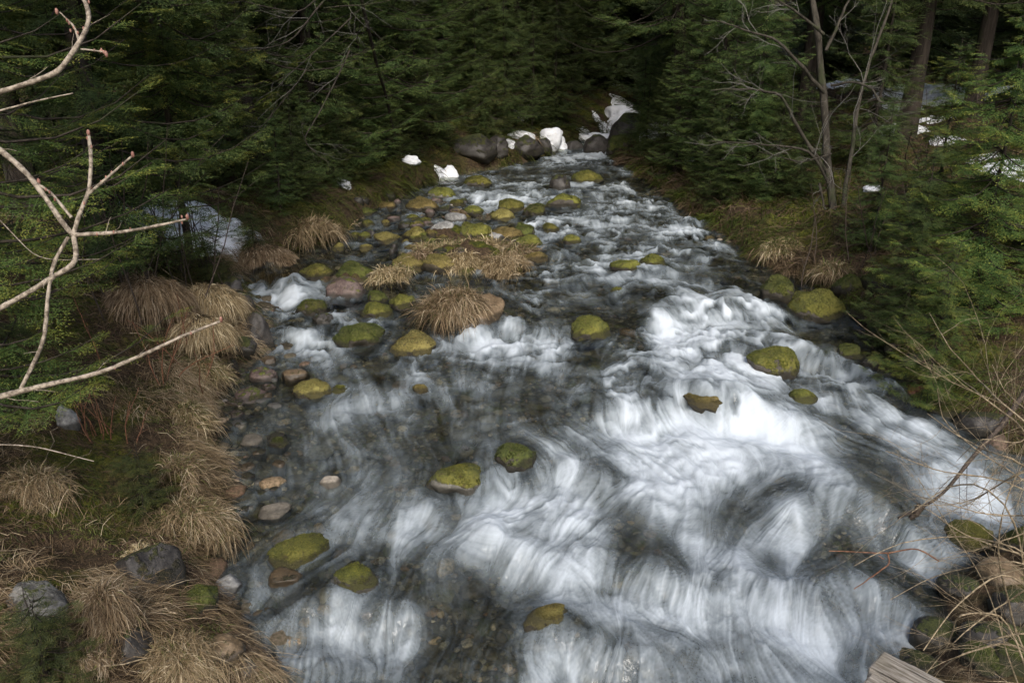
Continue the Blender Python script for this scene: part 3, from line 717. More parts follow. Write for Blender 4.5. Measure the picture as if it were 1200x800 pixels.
# ------------------------------------------------------------------ blades and fuzz
def blades(P, D, L, Wd, droop, r, seg=4, tint=None):
    """ribbons: base P, start direction D (unit), length L, width Wd, droop = how far the tip sinks"""
    n = len(P); S = np.cross(D, [0, 0, 1.0]); S /= np.linalg.norm(S, axis=1)[:, None] + 1e-6
    S = S + r.normal(0, .5, (n, 3)); S /= np.linalg.norm(S, axis=1)[:, None]
    t = np.linspace(0, 1, seg + 1); V = []
    pts = P[:, None, :] + D[:, None, :] * (L[:, None] * t[None, :])[:, :, None]
    pts[:, :, 2] -= (droop * L)[:, None] * (t[None, :] ** 2)
    pts += (r.normal(0, .05, (n, 1, 3)) * L[:, None, None]) * np.sin(t * math.pi * 1.5)[None, :, None]
    wd = Wd[:, None] * (1 - t[None, :] ** 2 * .85)
    a = pts - S[:, None, :] * wd[:, :, None] / 2; b = pts + S[:, None, :] * wd[:, :, None] / 2
    V = np.stack([a, b], 2).reshape(n, -1, 3)
    q = np.arange(seg) * 2; f = np.stack([q, q + 1, q + 3, q + 2], 1)
    F = (f[None] + (np.arange(n) * (seg + 1) * 2)[:, None, None]).reshape(-1, 4)
    T = np.repeat(tint if tint is not None else r.random(n), (seg + 1) * 2)
    return V.reshape(-1, 3), F, T
def join(parts):
    off = 0; VV, FF, TT = [], [], []
    for V, F, T in parts:
        VV.append(V); FF.append(F + off); TT.append(T); off += len(V)
    return np.concatenate(VV), np.concatenate(FF), np.concatenate(TT)
def dome_normals(V, F):
    n = np.cross(V[F[:, 1]] - V[F[:, 0]], V[F[:, 2]] - V[F[:, 0]]); return n / (np.linalg.norm(n, axis=1)[:, None] + 1e-9)

def moss_fuzz(V, F, k, size, r, thr, upto):
    fn = dome_normals(V, F); area = np.linalg.norm(np.cross(V[F[:, 1]] - V[F[:, 0]], V[F[:, 2]] - V[F[:, 0]]), axis=1)
    cen = V[F].mean(1); nz = fbm3(cen * 9 + 5, 2, 3)
    ok = (fn[:, 2] + (nz - .5) * 1.3 > thr) & (cen[:, 2] > upto); area = area * ok
    if area.sum() <= 0: return None
    idx = r.choice(len(F), size=k, p=area / area.sum()); b = r.random((k, 3)) + .05; b /= b.sum(1)[:, None]
    P = (V[F[idx]] * b[:, :, None]).sum(1); D = fn[idx] + r.normal(0, .45, (k, 3)); D /= np.linalg.norm(D, axis=1)[:, None]
    tn = np.clip(fbm3(P * 14, 2, 9) * 1.1 - .15 + r.normal(0, .18, k), 0, 1)
    return blades(P - D * size * .3, D, size * r.uniform(.5, 1.3, k), np.full(k, size * .45), np.full(k, .3), r, 1, tn)

LUMPS = [
 (643, 166, 26, 26, 'white snow lump left of the far fall'), (656, 175, 26, 22, 'lower snow lump touching the water left of the far fall'), (733, 150, 50, 40, 'tall heap of snow behind the big dark boulder'),
 (775, 160, 44, 26, 'snow bank right of the big dark boulder'), (706, 168, 36, 20, 'snow lump left of the big dark boulder'), (684, 168, 30, 18, 'snow lump above the far fall'), (527, 210, 16, 24, 'narrow upright streak of snow at the far left bank'),
 (610, 160, 30, 12, 'thin snow patch over the brown rocks'), (862, 150, 50, 12, 'dim snow strip behind the bare tree'), (1025, 222, 26, 8, 'small snow lump at the foot of the right hand trees'), (480, 190, 20, 12, 'small snow lump under the left spruces')]
def lumps():
    for i, (px, py, w, h, lab) in enumerate(LUMPS):
        p = atg(px, py); s = px_scale(p); V, F = rock_shape(4, 1200 + i, .35, 1.3); V = V * [w * s * .6, w * s * .45, h * s * .62]; V *= (1 + .3 * (fbm3(V * 2.5 / max(w * s, .3) + i, 3, 8) - .5))[:, None]
        tag(obj('snow_lump', mesh_np('snow_lump', V, F, M['snow']), loc=p), lab, 'snow lump', 'lumps of old snow')
def make_rocks():
    for i, ((px, py, w, h, k, lab), (c, wm, dep, hm)) in enumerate(zip(ROCKS, RG)):
        r = np.random.default_rng(100 + i)
        mossy = k in ('moss', 'darkmoss', 'yellow', 'partmoss')
        V, F = rock_shape(4 if w > 18 else 3, 200 + i, .6 if mossy else .85, .9 if mossy else .6)
        ht = hm * (1.2 if py < 460 else .88)
        V = V * np.array([wm / 2, dep / 2, 1.0]); top = V[:, 2].max()
        V[:, 2] = np.where(V[:, 2] > 0, V[:, 2] / top * ht, V[:, 2] * max(.3 * wm, .18) / abs(V[:, 2].min()))
        if k in ('pale', 'bare_grey', 'brown') and h < 25: V[:, 2] = np.where(V[:, 2] > ht * .62, ht * .62 + (V[:, 2] - ht * .62) * .35, V[:, 2])
        an = r.uniform(-.3, .3); ca, sa = math.cos(an), math.sin(an)
        V = V @ np.array([[ca, sa, 0], [-sa, ca, 0], [0, 0, 1]])
        V[:, 2] -= .10 * ht if mossy else 0
        name = 'mossy_rock' if mossy else ('boulder' if w > 55 else 'stone')
        o = obj(name, mesh_np(name, V, F, M[k]), loc=c)
        tag(o, lab, 'rock', 'small stones' if lab.startswith('small stone ') and ('among many' in lab or 'brown pool along' in lab) else 'mossy rocks in the stream' if mossy else 'bare stones along the stream')
        if mossy:
            fz = moss_fuzz(V, F, int(min(9000, max(500, w * w * 2.0))), max(.010, .2 * px_scale(c) * 8), r, .45 if k != 'partmoss' else .75, .035)
            if fz:
                mm = M['mossfuzz'] if k in ('moss', 'partmoss') else M['darkfuzz'] if k == 'darkmoss' else M['yellowfuzz']
                m_ = obj('moss', mesh_np('moss', fz[0], fz[1], mm, attrs={'tint': fz[2]}), o)
make_rocks(); lumps(); tick('make_rocks')

# ------------------------------------------------------------------ gravel
def gravel():
    r = np.random.default_rng(8); V0, F0 = ico(2); parts = []
    shapes = [rock_shape(2, 900 + i, .8, .6)[0] for i in range(12)]
    n = 5200; cnt = 0
    while cnt < n:
        y = 2.6 * (16 / 2.6) ** r.random(); a, b = xl(y), xr(y)
        x = a + (b - a) * (r.random() ** 1.7) * 1.0 - .05
        if r.random() < .25: x = a + (b - a) * r.random()
        z = Hq(x, y); s = .018 + .055 * r.random() ** 3
        if z > W0(y) + .05: continue
        if r.random() < .12: s *= 2.0
        V = shapes[r.integers(12)] * np.array([s, s * r.uniform(.6, 1), s * r.uniform(.35, .7)])
        an = r.random() * 6.28; ca, sa = math.cos(an), math.sin(an)
        V = V @ np.array([[ca, sa, 0], [-sa, ca, 0], [0, 0, 1]]) + np.array([x, y, z + s * .15])
        parts.append((V, F0, np.full(len(V), r.random()))); cnt += 1
    V, F, T = join(parts)
    tag(obj('gravel', mesh_np('gravel', V, F, M['stones'], attrs={'tint': T})), 'brown and grey gravel and cobbles of the stream bed', 'gravel', kind='stuff')
gravel(); tick('gravel')

# ------------------------------------------------------------------ tussocks of dead grass
def tussock(px, py, w, h, label, green=.12, lean=(0, -1), seed=0, n=None, hang=1.0, onrock=None):
    r = np.random.default_rng(400 + seed)
    smooth = onrock == 'sm'; onrock = None if smooth else onrock
    p = (atg(px, py) if onrock is None else at(px, py)); s = px_scale(p); rad = w * s / 2; ht = h * s * .5
    c = p + np.array([p[0] / p[1], 1, 0]) * rad * .5; c[2] = (float(H(c[0], c[1])) if onrock is None else W0(c[1]) + onrock)
    root = empty('grass_tussock', c); tag(root, label, 'grass tussock', 'dry grass tussocks')
    V, F = rock_shape(3, 600 + seed, .2, .4)
    V = V * np.array([rad * .66, rad * .55, ht * .66]) * (1.3 if smooth else 1); V[:, 2] = np.where(V[:, 2] < 0, V[:, 2] * .6, V[:, 2])
    obj('mound', mesh_np('mound', V, F, M['terrain'], attrs={'wet': np.zeros(len(V)), 'green': np.ones(len(V)) * .5}), root)
    n = n or int(np.clip(w * w * .55, 350, 5200))
    K = int(np.clip(w / 5, 5, 18)); ca = r.uniform(0, 2 * math.pi, K); cq = np.sqrt(r.random(K)) * .7
    cx, cy = np.cos(ca) * cq * rad, np.sin(ca) * cq * rad * .8; sz = r.uniform(.5, 1.15, K)
    cd = np.stack([np.cos(ca), np.sin(ca), np.zeros(K)], 1) * cq[:, None] * 1.0 + np.array([lean[0], lean[1], 0]) * r.uniform(.3, 1.1, K)[:, None] + r.normal(0, .6, (K, 3)); cd[:, 2] = 0
    cd /= np.linalg.norm(cd, axis=1)[:, None] + 1e-6
    cl = r.choice(K, n, p=sz / sz.sum()); sp = rad * .20 * sz[cl]
    P = np.stack([cx[cl] + r.normal(0, 1, n) * sp, cy[cl] + r.normal(0, 1, n) * sp, np.zeros(n)], 1)
    qq = np.clip((P[:, 0] / (rad * .75)) ** 2 + (P[:, 1] / (rad * .65)) ** 2, 0, 1); P[:, 2] = ht * .7 * np.sqrt(1 - qq * .98) - .01
    D = cd[cl] * r.uniform(.1, 1.2, n)[:, None] + r.normal(0, .42, (n, 3)); D[:, 2] = np.abs(r.normal(.30, .35, n)); st_ = r.random(n) < .07; D[st_, 2] += 1.2
    if smooth:
        P = np.stack([np.cos(th_ := r.uniform(0, 6.28, n)) * (q_ := np.sqrt(r.random(n)) * .97), np.sin(th_) * q_, np.sqrt(1 - q_ ** 2 * .96)], 1)
        D = np.stack([P[:, 0] * .8 + lean[0] * .5, P[:, 1] * .8 + lean[1] * .6, .15 - q_ * .5], 1) + r.normal(0, .22, (n, 3)); P = P * np.array([rad * .85, rad * .7, ht * .84])
    D /= np.linalg.norm(D, axis=1)[:, None]
    L = rad * r.uniform(.25, .85, n) * hang * (.55 if smooth else sz[cl])
    tint = np.clip(r.normal(.48, .28, n) + (r.random(K) - .5)[cl] * .3, 0, 1)
    V, F, T = blades(P, D, L, np.maximum(.0028, .62 * s) * r.uniform(.4, 1.8, n), r.uniform(.3, 1.5, n) * hang, r, 5, tint)
    o = obj('straw', mesh_np('straw', V, F, M['straw'], attrs={'tint': T}), root)
    if green > .04:
        k = int(n * green); V, F, T = blades(P[:k], D[:k] * [1, 1, 1.2], L[:k] * .7, np.full(k, max(.003, .6 * s)), r.uniform(.2, .8, k), r, 4, r.random(k))
        obj('green_blades', mesh_np('green_blades', V, F, M['greengrass'], attrs={'tint': T}), root)
    return root
TUSS = [
 (225, 645, 96, 96, 'largest straw tussock hanging over the black wet boulder on the left bank', .25, (.5, -.7), None),
 (212, 800, 110, 60, 'shaggy straw tussock drooping over the bottom edge at lower left', .06, (.2, -.9), None),
 (130, 750, 84, 110, 'tall combed straw tussock between lichen boulder and black boulder', .05, (.3, -.8), None),
 (165, 665, 54, 46, 'small straw fringe on top of the black wet boulder', .05, (-.6, -.5), None),
 (215, 570, 66, 60, 'pale tussock on the bank edge above the largest one', .3, (.6, -.5), None),
 (222, 500, 60, 54, 'green tinged tussock beside the brown pool', .4, (.7, -.4), None),
 (240, 450, 56, 44, 'tussock with green blades at the top end of the brown pool', .45, (.6, -.4), None),
 (40, 590, 90, 70, 'matted tussock at the left edge of the bank', .15, (.2, -.7), None),
 (100, 800, 84, 40, 'low straw tuft at the very bottom left', .1, (0, -.7), None),
 (240, 420, 84, 70, 'domed straw tussock behind the dark upright rock', .02, (.5, -.7), 'sm'),
 (245, 372, 92, 62, 'smooth brown hummock above the domed one beside the side falls', .02, (.4, -.7), 'sm'),
 (178, 378, 110, 66, 'broad brown hummock at the left under the fine dark twigs', .02, (.3, -.7), 'sm'),
 (306, 322, 96, 56, 'wide straw hummock at the bank corner above the side falls', .03, (.3, -.8), 'sm'),
 (366, 292, 66, 36, 'straw hummock in the shade of the left spruces', .06, (.3, -.8), None),
 (497, 312, 56, 28, 'left straw tussock of the mid stream island', .05, (0, -.8), .02),
 (545, 316, 66, 38, 'middle straw tussock of the mid stream island', .03, (0, -.9), .02),
 (592, 322, 70, 36, 'right straw tussock of the mid stream island', .03, (.2, -.9), .02),
 (512, 300, 56, 16, 'straw mat at the left back of the island', .3, (-.3, -.6), .04),
 (596, 303, 60, 16, 'straw mat at the right back of the island', .3, (.3, -.6), .04),
 (540, 298, 50, 14, 'flat greenish straw patch between the whitish slabs and the tussocks', .6, (0, -.6), .04),
 (470, 322, 40, 12, 'low straw patch left of the tussock island', .4, (-.2, -.7), .02),
 (565, 300, 70, 20, 'straw mat across the back of the island', .05, (0, -.6), .05),
 (536, 384, 84, 56, 'dry grass thatch on the big boulder in mid stream', .12, (.1, -.7), .16),
 (456, 331, 48, 28, 'straw tussock closing the right end of the mossy row', .1, (.1, -.8), .02),
 (626, 252, 26, 10, 'straw cap on the dark rock at the island head', .05, (0, -.8), .10),
 (536, 256, 26, 12, 'straw wisp behind the whitish slabs', .05, (0, -.8), .06),
 (612, 184, 50, 24, 'overhanging straw cap at the far bend of the stream', .02, (.2, -.9), .30),
 (552, 194, 60, 16, 'brown grass over the rock on the far left bank', .02, (.1, -.9), .22),
 (912, 302, 60, 26, 'olive grass hummock under the bare tree on the right bank', .9, (-.4, -.8), None),
 (975, 330, 50, 24, 'brown grass hummock at the right bank beside the bare tree', .3, (-.3, -.8), None),
]
for i, (px, py, w, h, lab, gr, ln, onr) in enumerate(TUSS): tussock(px, py, w, h, lab, gr, ln, i, onrock=onr)
def wisp(px, py, d, n, seed):
    pass

# litter, dry blades and green grass over the banks (nobody could count them)
def bank_cover(name, mat, n, yr, side, dmax, Lr, wd, label, cat, seed, up=.5, thr=.5, freq=1.5, bias=1.6):
    r = np.random.default_rng(seed); m = n * 3
    y = yr[0] * (yr[1] / yr[0]) ** r.random(m); d = dmax * r.random(m) ** bias * (1 if yr[1] < 9 else (.5 + y / yr[1]))
    x = np.where(side < 0, xl(y) - d - .02, xr(y) + d + .02)
    k = (fbm2(x * freq, y * freq, 3, seed) + r.normal(0, .08, m) > thr); x, y = x[k][:n], y[k][:n]; n = len(x)
    P = np.stack([x, y, H(x, y) - .004], 1)
    an = fbm2(x * 1.7, y * 1.7, 2, seed + 1) * 11; D = r.normal(0, .45, (n, 3)); D[:, 0] += np.cos(an) * .8 - .55 * side; D[:, 1] += np.sin(an) * .8 - .3; D[:, 2] = np.abs(r.normal(0, up, n)) + .05; D /= np.linalg.norm(D, axis=1)[:, None]
    sc_ = np.maximum(1, y / 6)
    L = r.uniform(Lr[0], Lr[1], n) * np.sqrt(sc_); V, F, T = blades(P, D, L, wd * sc_ * r.uniform(.6, 1.3, n), r.uniform(.3, .9, n), r, 3, np.clip(fbm2(x * 3, y * 3, 2, 5) * .7 + r.normal(.15, .2, n), 0, 1))
    tag(obj(name, mesh_np(name, V, F, M[mat], attrs={'tint': T})), label, cat, kind='stuff')
bank_cover('leaf_litter', 'litter', 70000, (2.6, 13), -1, 3.6, (.04, .16), .005, 'brown needles and dead stalks littering the left bank', 'litter', 41, .35, .36, bias=1.1)
bank_cover('dry_grass', 'straw', 36000, (2.6, 13), -1, 3.4, (.07, .28), .0034, 'dry straw grass lying over the left bank', 'grass', 42, .4, .58, bias=1.5)
bank_cover('dry_grass', 'straw', 5500, (2.6, 12), -1, .35, (.10, .36), .0036, 'straw hanging over the water edge of the left bank', 'grass', 49, .25, .52, bias=1.0)
bank_cover('green_grass', 'greengrass', 30000, (2.6, 14), -1, 3.2, (.04, .15), .0042, 'short green grass and moss blades on the left bank', 'grass', 43, .6, .50, freq=2.4, bias=1.1)
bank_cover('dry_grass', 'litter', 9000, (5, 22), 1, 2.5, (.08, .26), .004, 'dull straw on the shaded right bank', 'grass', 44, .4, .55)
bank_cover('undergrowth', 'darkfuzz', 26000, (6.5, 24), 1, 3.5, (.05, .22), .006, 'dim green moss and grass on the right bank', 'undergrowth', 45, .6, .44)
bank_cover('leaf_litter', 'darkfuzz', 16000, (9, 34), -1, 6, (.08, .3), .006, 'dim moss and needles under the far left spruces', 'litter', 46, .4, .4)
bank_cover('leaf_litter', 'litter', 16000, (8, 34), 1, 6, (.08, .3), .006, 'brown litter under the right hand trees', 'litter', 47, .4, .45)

tick('cover')
# ------------------------------------------------------------------ snow
SNOW = [(215, 268, 200, 34), (275, 282, 80, 26), (240, 292, 90, 20), (150, 262, 120, 26), (165, 278, 90, 20), (265, 285, 70, 26), (205, 296, 40, 12), (268, 268, 60, 14), (517, 204, 20, 12),
        (733, 128, 40, 14), (775, 146, 38, 12), (712, 158, 30, 12), (686, 158, 26, 12), (700, 140, 18, 8), (742, 82, 24, 8), (720, 100, 14, 6), (600, 168, 20, 8), (478, 184, 18, 7), (402, 214, 22, 9),
        (1090, 112, 150, 20), (1190, 108, 70, 9), (1060, 128, 50, 9), (1110, 165, 50, 10), (1090, 140, 60, 16), (1060, 150, 60, 14), (1180, 196, 70, 18), (1150, 186, 40, 10), (860, 146, 50, 10), (830, 160, 30, 12), (808, 188, 16, 10), (1200, 205, 50, 24), (610, 135, 26, 7), (560, 168, 26, 7), (980, 100, 60, 8), (880, 112, 50, 8)]
def snow():
    parts = []; r = np.random.default_rng(12)
    for k, (px, py, w, h) in enumerate(SNOW):
        c = atg(px, py); s = px_scale(c); rx = w * s / 2; th = PITCH + math.atan((py - 400) / FPX)
        ry = min(max(h * s / 2 / max(math.sin(th) + .14, .12), rx * .3), rx * 1.3, 2.4)
        nr, na = 9, 40; q = np.linspace(0, 1, nr)[:, None]; a = np.linspace(0, 2 * math.pi, na, endpoint=False)[None, :]
        rr = 1 + .7 * (fbm2(np.cos(a) * 1.6 + k * 9, np.sin(a) * 1.6, 3, 60) - .5)
        X = c[0] + q * rr * np.cos(a) * rx; Y = c[1] + q * rr * np.sin(a) * ry
        Z = H(X, Y) + .11 * np.sqrt(np.clip(1 - q ** 3, 0, 1)) * min(1.6, max(.5, rx)) - .03 + (fbm2(X * 3, Y * 3, 3, 4) - .5) * .08
        V = np.stack([X, Y, Z], -1).reshape(-1, 3)
        i = np.arange(nr - 1)[:, None] * na + np.arange(na)[None]; j = np.arange(nr - 1)[:, None] * na + (np.arange(na)[None] + 1) % na
        F = np.stack([i, j, j + na, i + na], -1).reshape(-1, 4); parts.append((V, F, np.zeros(len(V))))
    V, F, T = join(parts)
    tag(obj('snow', mesh_np('snow', V, F, M['snow'])), 'patches of old snow left on the banks and forest floor', 'snow', kind='stuff')
snow(); tick('snow')

# ------------------------------------------------------------------ spruces
def spray_template(kind, seed):
    """flat fan of needled twigs, unit length along +x; returns triangles (m,3,3) and tint (m)"""
    r = np.random.default_rng(seed); T = []; C = []
    def needles(a, b, n, ln, wd, tip):
        d = b - a; dl = np.linalg.norm(d); d = d / dl; s = np.array([-d[1], d[0], 0])
        for q in range(n):
            t = (q + r.random()) / n; p = a + d * dl * t; sd = 1 if q % 2 else -1
            dirn = d * .75 + s * sd * .8 + np.array([0, 0, r.normal(.1, .35)]); dirn /= np.linalg.norm(dirn)
            wv = np.cross(dirn, [r.normal(0, .5), r.normal(0, .5), 1]); wv /= np.linalg.norm(wv)
            L = ln * r.uniform(.7, 1.2) * (1 - .4 * t)
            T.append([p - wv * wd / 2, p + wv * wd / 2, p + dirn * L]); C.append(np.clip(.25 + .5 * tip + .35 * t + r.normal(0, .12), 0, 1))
        T.append([a - s * wd * .35, a + s * wd * .35, b]); C.append(.1)
    if kind == 'fine': ns, nn, ln, wd = 9, 16, .085, .017
    elif kind == 'mid': ns, nn, ln, wd = 8, 8, .13, .036
    else: ns, nn, ln, wd = 6, 3, .24, .085
    needles(np.zeros(3), np.array([1, 0, -.10]), int(nn * 1.8), ln, wd, .4)
    for k in range(ns):
        for sd in (1, -1):
            t = .08 + .85 * (k + r.uniform(-.3, .3)) / ns; a = np.array([t, 0, -.1 * t * t]); L = (.55 * (1 - t) + .14) * r.uniform(.75, 1.15)
            an = R(r.uniform(38, 60)); b = a + np.array([math.cos(an) * L, sd * math.sin(an) * L, -r.uniform(.02, .28) * L])
            needles(a, b, max(2, int(nn * L * 1.6)), ln * .9, wd, t)
    return np.array(T), np.array(C)
TPL = {k: [spray_template(k, 20 + i) for i in range(4)] for k in ('fine', 'mid', 'far')}

def crown(Hh, base, rmax, kind, seed, wh=.32, low=None, sprayl=.42, nbr=6, dead=0):
    """returns crown triangles + branch tube paths"""
    r = np.random.default_rng(seed); O, Dn, Sd, Sc, Kd, Tb = [], [], [], [], [], []; paths = []
    z = base
    while z < Hh - .2:
        f = (z - base) / (Hh - base); rad = rmax * (1 - f) ** .75 * (.55 + .45 * min(1, (z - base) / 1.2 + .4))
        hi = low is not None and z > low
        for b in range(nbr if not hi else max(4, nbr - 2)):
            an = r.uniform(0, 2 * math.pi); L = rad * r.uniform(.55, 1.1) + .15; zz = z + r.uniform(-.15, .15)
            d0 = np.array([math.cos(an), math.sin(an), 0]); dr = r.uniform(.12, .38); n = 7; t = np.linspace(0, 1, n)
            side = np.array([-d0[1], d0[0], 0]); cv = r.normal(0, .12)
            P = d0[None] * (L * t)[:, None] + side[None] * (cv * L * t * t)[:, None]; P[:, 2] = zz + L * (.10 * t - dr * np.sin(t * 2.2) + .12 * t ** 3)
            paths.append((P, (.005 + .007 * L) * (1 - .85 * t)))
            if r.random() < dead: continue
            ns = max(5, int(L / (.105 if not hi else .3))); 
            for q in range(ns):
                u = .07 + .93 * (q + r.random() * .8) / ns; pp = np.array([np.interp(u, t, P[:, k]) for k in range(3)])
                tg = P[min(int(u * 6) + 1, 6)] - P[min(int(u * 6), 5)]; tg /= np.linalg.norm(tg)
                sd = 1 if q % 2 else -1; aa = R(r.uniform(25, 62)) * sd if u < .93 else 0
                dd = tg * math.cos(aa) + side * math.sin(aa); dd[2] -= r.uniform(.0, .45); dd /= np.linalg.norm(dd)
                sc_ = min(sprayl, L * .6) * r.uniform(.6, 1.15) * (1.15 - .5 * u) * (1.6 if hi else 1)
                s2 = np.cross([0, 0, 1], dd) + r.normal(0, .25, 3); s2 -= dd * (s2 @ dd); s2 /= np.linalg.norm(s2)
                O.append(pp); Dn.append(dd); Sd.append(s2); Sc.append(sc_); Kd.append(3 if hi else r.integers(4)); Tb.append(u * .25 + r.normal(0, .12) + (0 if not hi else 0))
        z += wh * r.uniform(.7, 1.3) * (1 if not hi else 1.7)
    O, Dn, Sd, Sc, Kd, Tb = map(np.array, (O, Dn, Sd, Sc, Kd, Tb)); Nn = np.cross(Dn, Sd)
    VV, TT = [], []; hi_m = (O[:, 2] > low) if low is not None else np.zeros(len(O), bool)
    for lod in (0, 1):
        for k in range(4):
            m = (Kd == k) & (hi_m == bool(lod))
            if not m.any(): continue
            T, C = TPL['far' if lod else kind][k]; v = T.reshape(-1, 3)
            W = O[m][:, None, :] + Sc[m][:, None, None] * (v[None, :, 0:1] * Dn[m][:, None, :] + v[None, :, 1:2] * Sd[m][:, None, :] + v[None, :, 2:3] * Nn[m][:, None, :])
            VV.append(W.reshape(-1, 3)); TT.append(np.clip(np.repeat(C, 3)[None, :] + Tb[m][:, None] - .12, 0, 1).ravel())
    V = np.concatenate(VV); F = np.arange(len(V)).reshape(-1, 3); return V, F, np.concatenate(TT), paths
def trunk_path(Hh, r0, lean=(0, 0), seed=0):
    r = np.random.default_rng(seed); t = np.linspace(0, 1, 14)
    P = np.stack([lean[0] * t * Hh + np.cumsum(r.normal(0, .012, 14)), lean[1] * t * Hh + np.cumsum(r.normal(0, .012, 14)), -.5 + t * (Hh + .5)], 1)
    rad = r0 * (1 - .9 * t) * (1 + .5 * np.exp(-t * 18)); return P, rad
KIND = {}
def spruce_kind(key, Hh, base, rmax, lod, mat, seed, low=None, **kw):
    V, F, T, paths = crown(Hh, base, rmax, lod, seed, low=low, **kw)
    cm = mesh_np('crown_' + key, V, F, M[mat], smooth=False, attrs={'tint': T})
    tv, tf = tubes([trunk_path(Hh, .007 * Hh + .02, seed=seed)] , 10); bv, bf = tubes(paths, 4)
    KIND[key] = (cm, mesh_np('trunk_' + key, np.concatenate([tv, bv]), np.concatenate([tf, bf + len(tv)]), M['bark']))
spruce_kind('a', 17, .7, 2.7, 'mid', 'needle', 1, low=6.5)
spruce_kind('b', 15, .4, 2.3, 'mid', 'needle', 2, low=6.0)
spruce_kind('c', 20, 2.6, 3.0, 'mid', 'needle', 3, low=7.5, dead=.15)
spruce_kind('far1', 16, .4, 2.6, 'far', 'needle_far', 4, sprayl=.5)
spruce_kind('far2', 19, .8, 2.9, 'far', 'needle_far', 5, sprayl=.55)
spruce_kind('young', 5.5, .25, 1.35, 'mid', 'needle', 6, wh=.22, sprayl=.34, nbr=7)
spruce_kind('bright', 4.2, .2, 1.5, 'mid', 'needle_bright', 7, wh=.24, sprayl=.36, nbr=7)
spruce_kind('brightup', 5.5, 1.35, 1.6, 'mid', 'needle_bright', 10, wh=.26, sprayl=.36, nbr=7)
spruce_kind('near', 9, .9, 1.9, 'fine', 'needle_bright', 8, low=5.2, wh=.26, sprayl=.34, nbr=7)
spruce_kind('sapling', 1.6, .08, .7, 'mid', 'needle_dull', 9, wh=.14, sprayl=.26, nbr=6)
def spruce(key, x, y, label, scale=1.0, rz=0, lean=(0, 0), group='spruces of the forest', name='spruce_tree', z=None):
    root = empty(name, (x, y, float(H(x, y)) - .05 if z is None else z), rz); root.rotation_euler = (lean[0], lean[1], rz); root.scale = (scale,) * 3
    tag(root, label, 'spruce', group)
    cm, tm = KIND[key]
    obj('crown', cm, root); t = obj('trunk', tm, root); return root
def gx(px, d): return (px - 600) / FPX * d
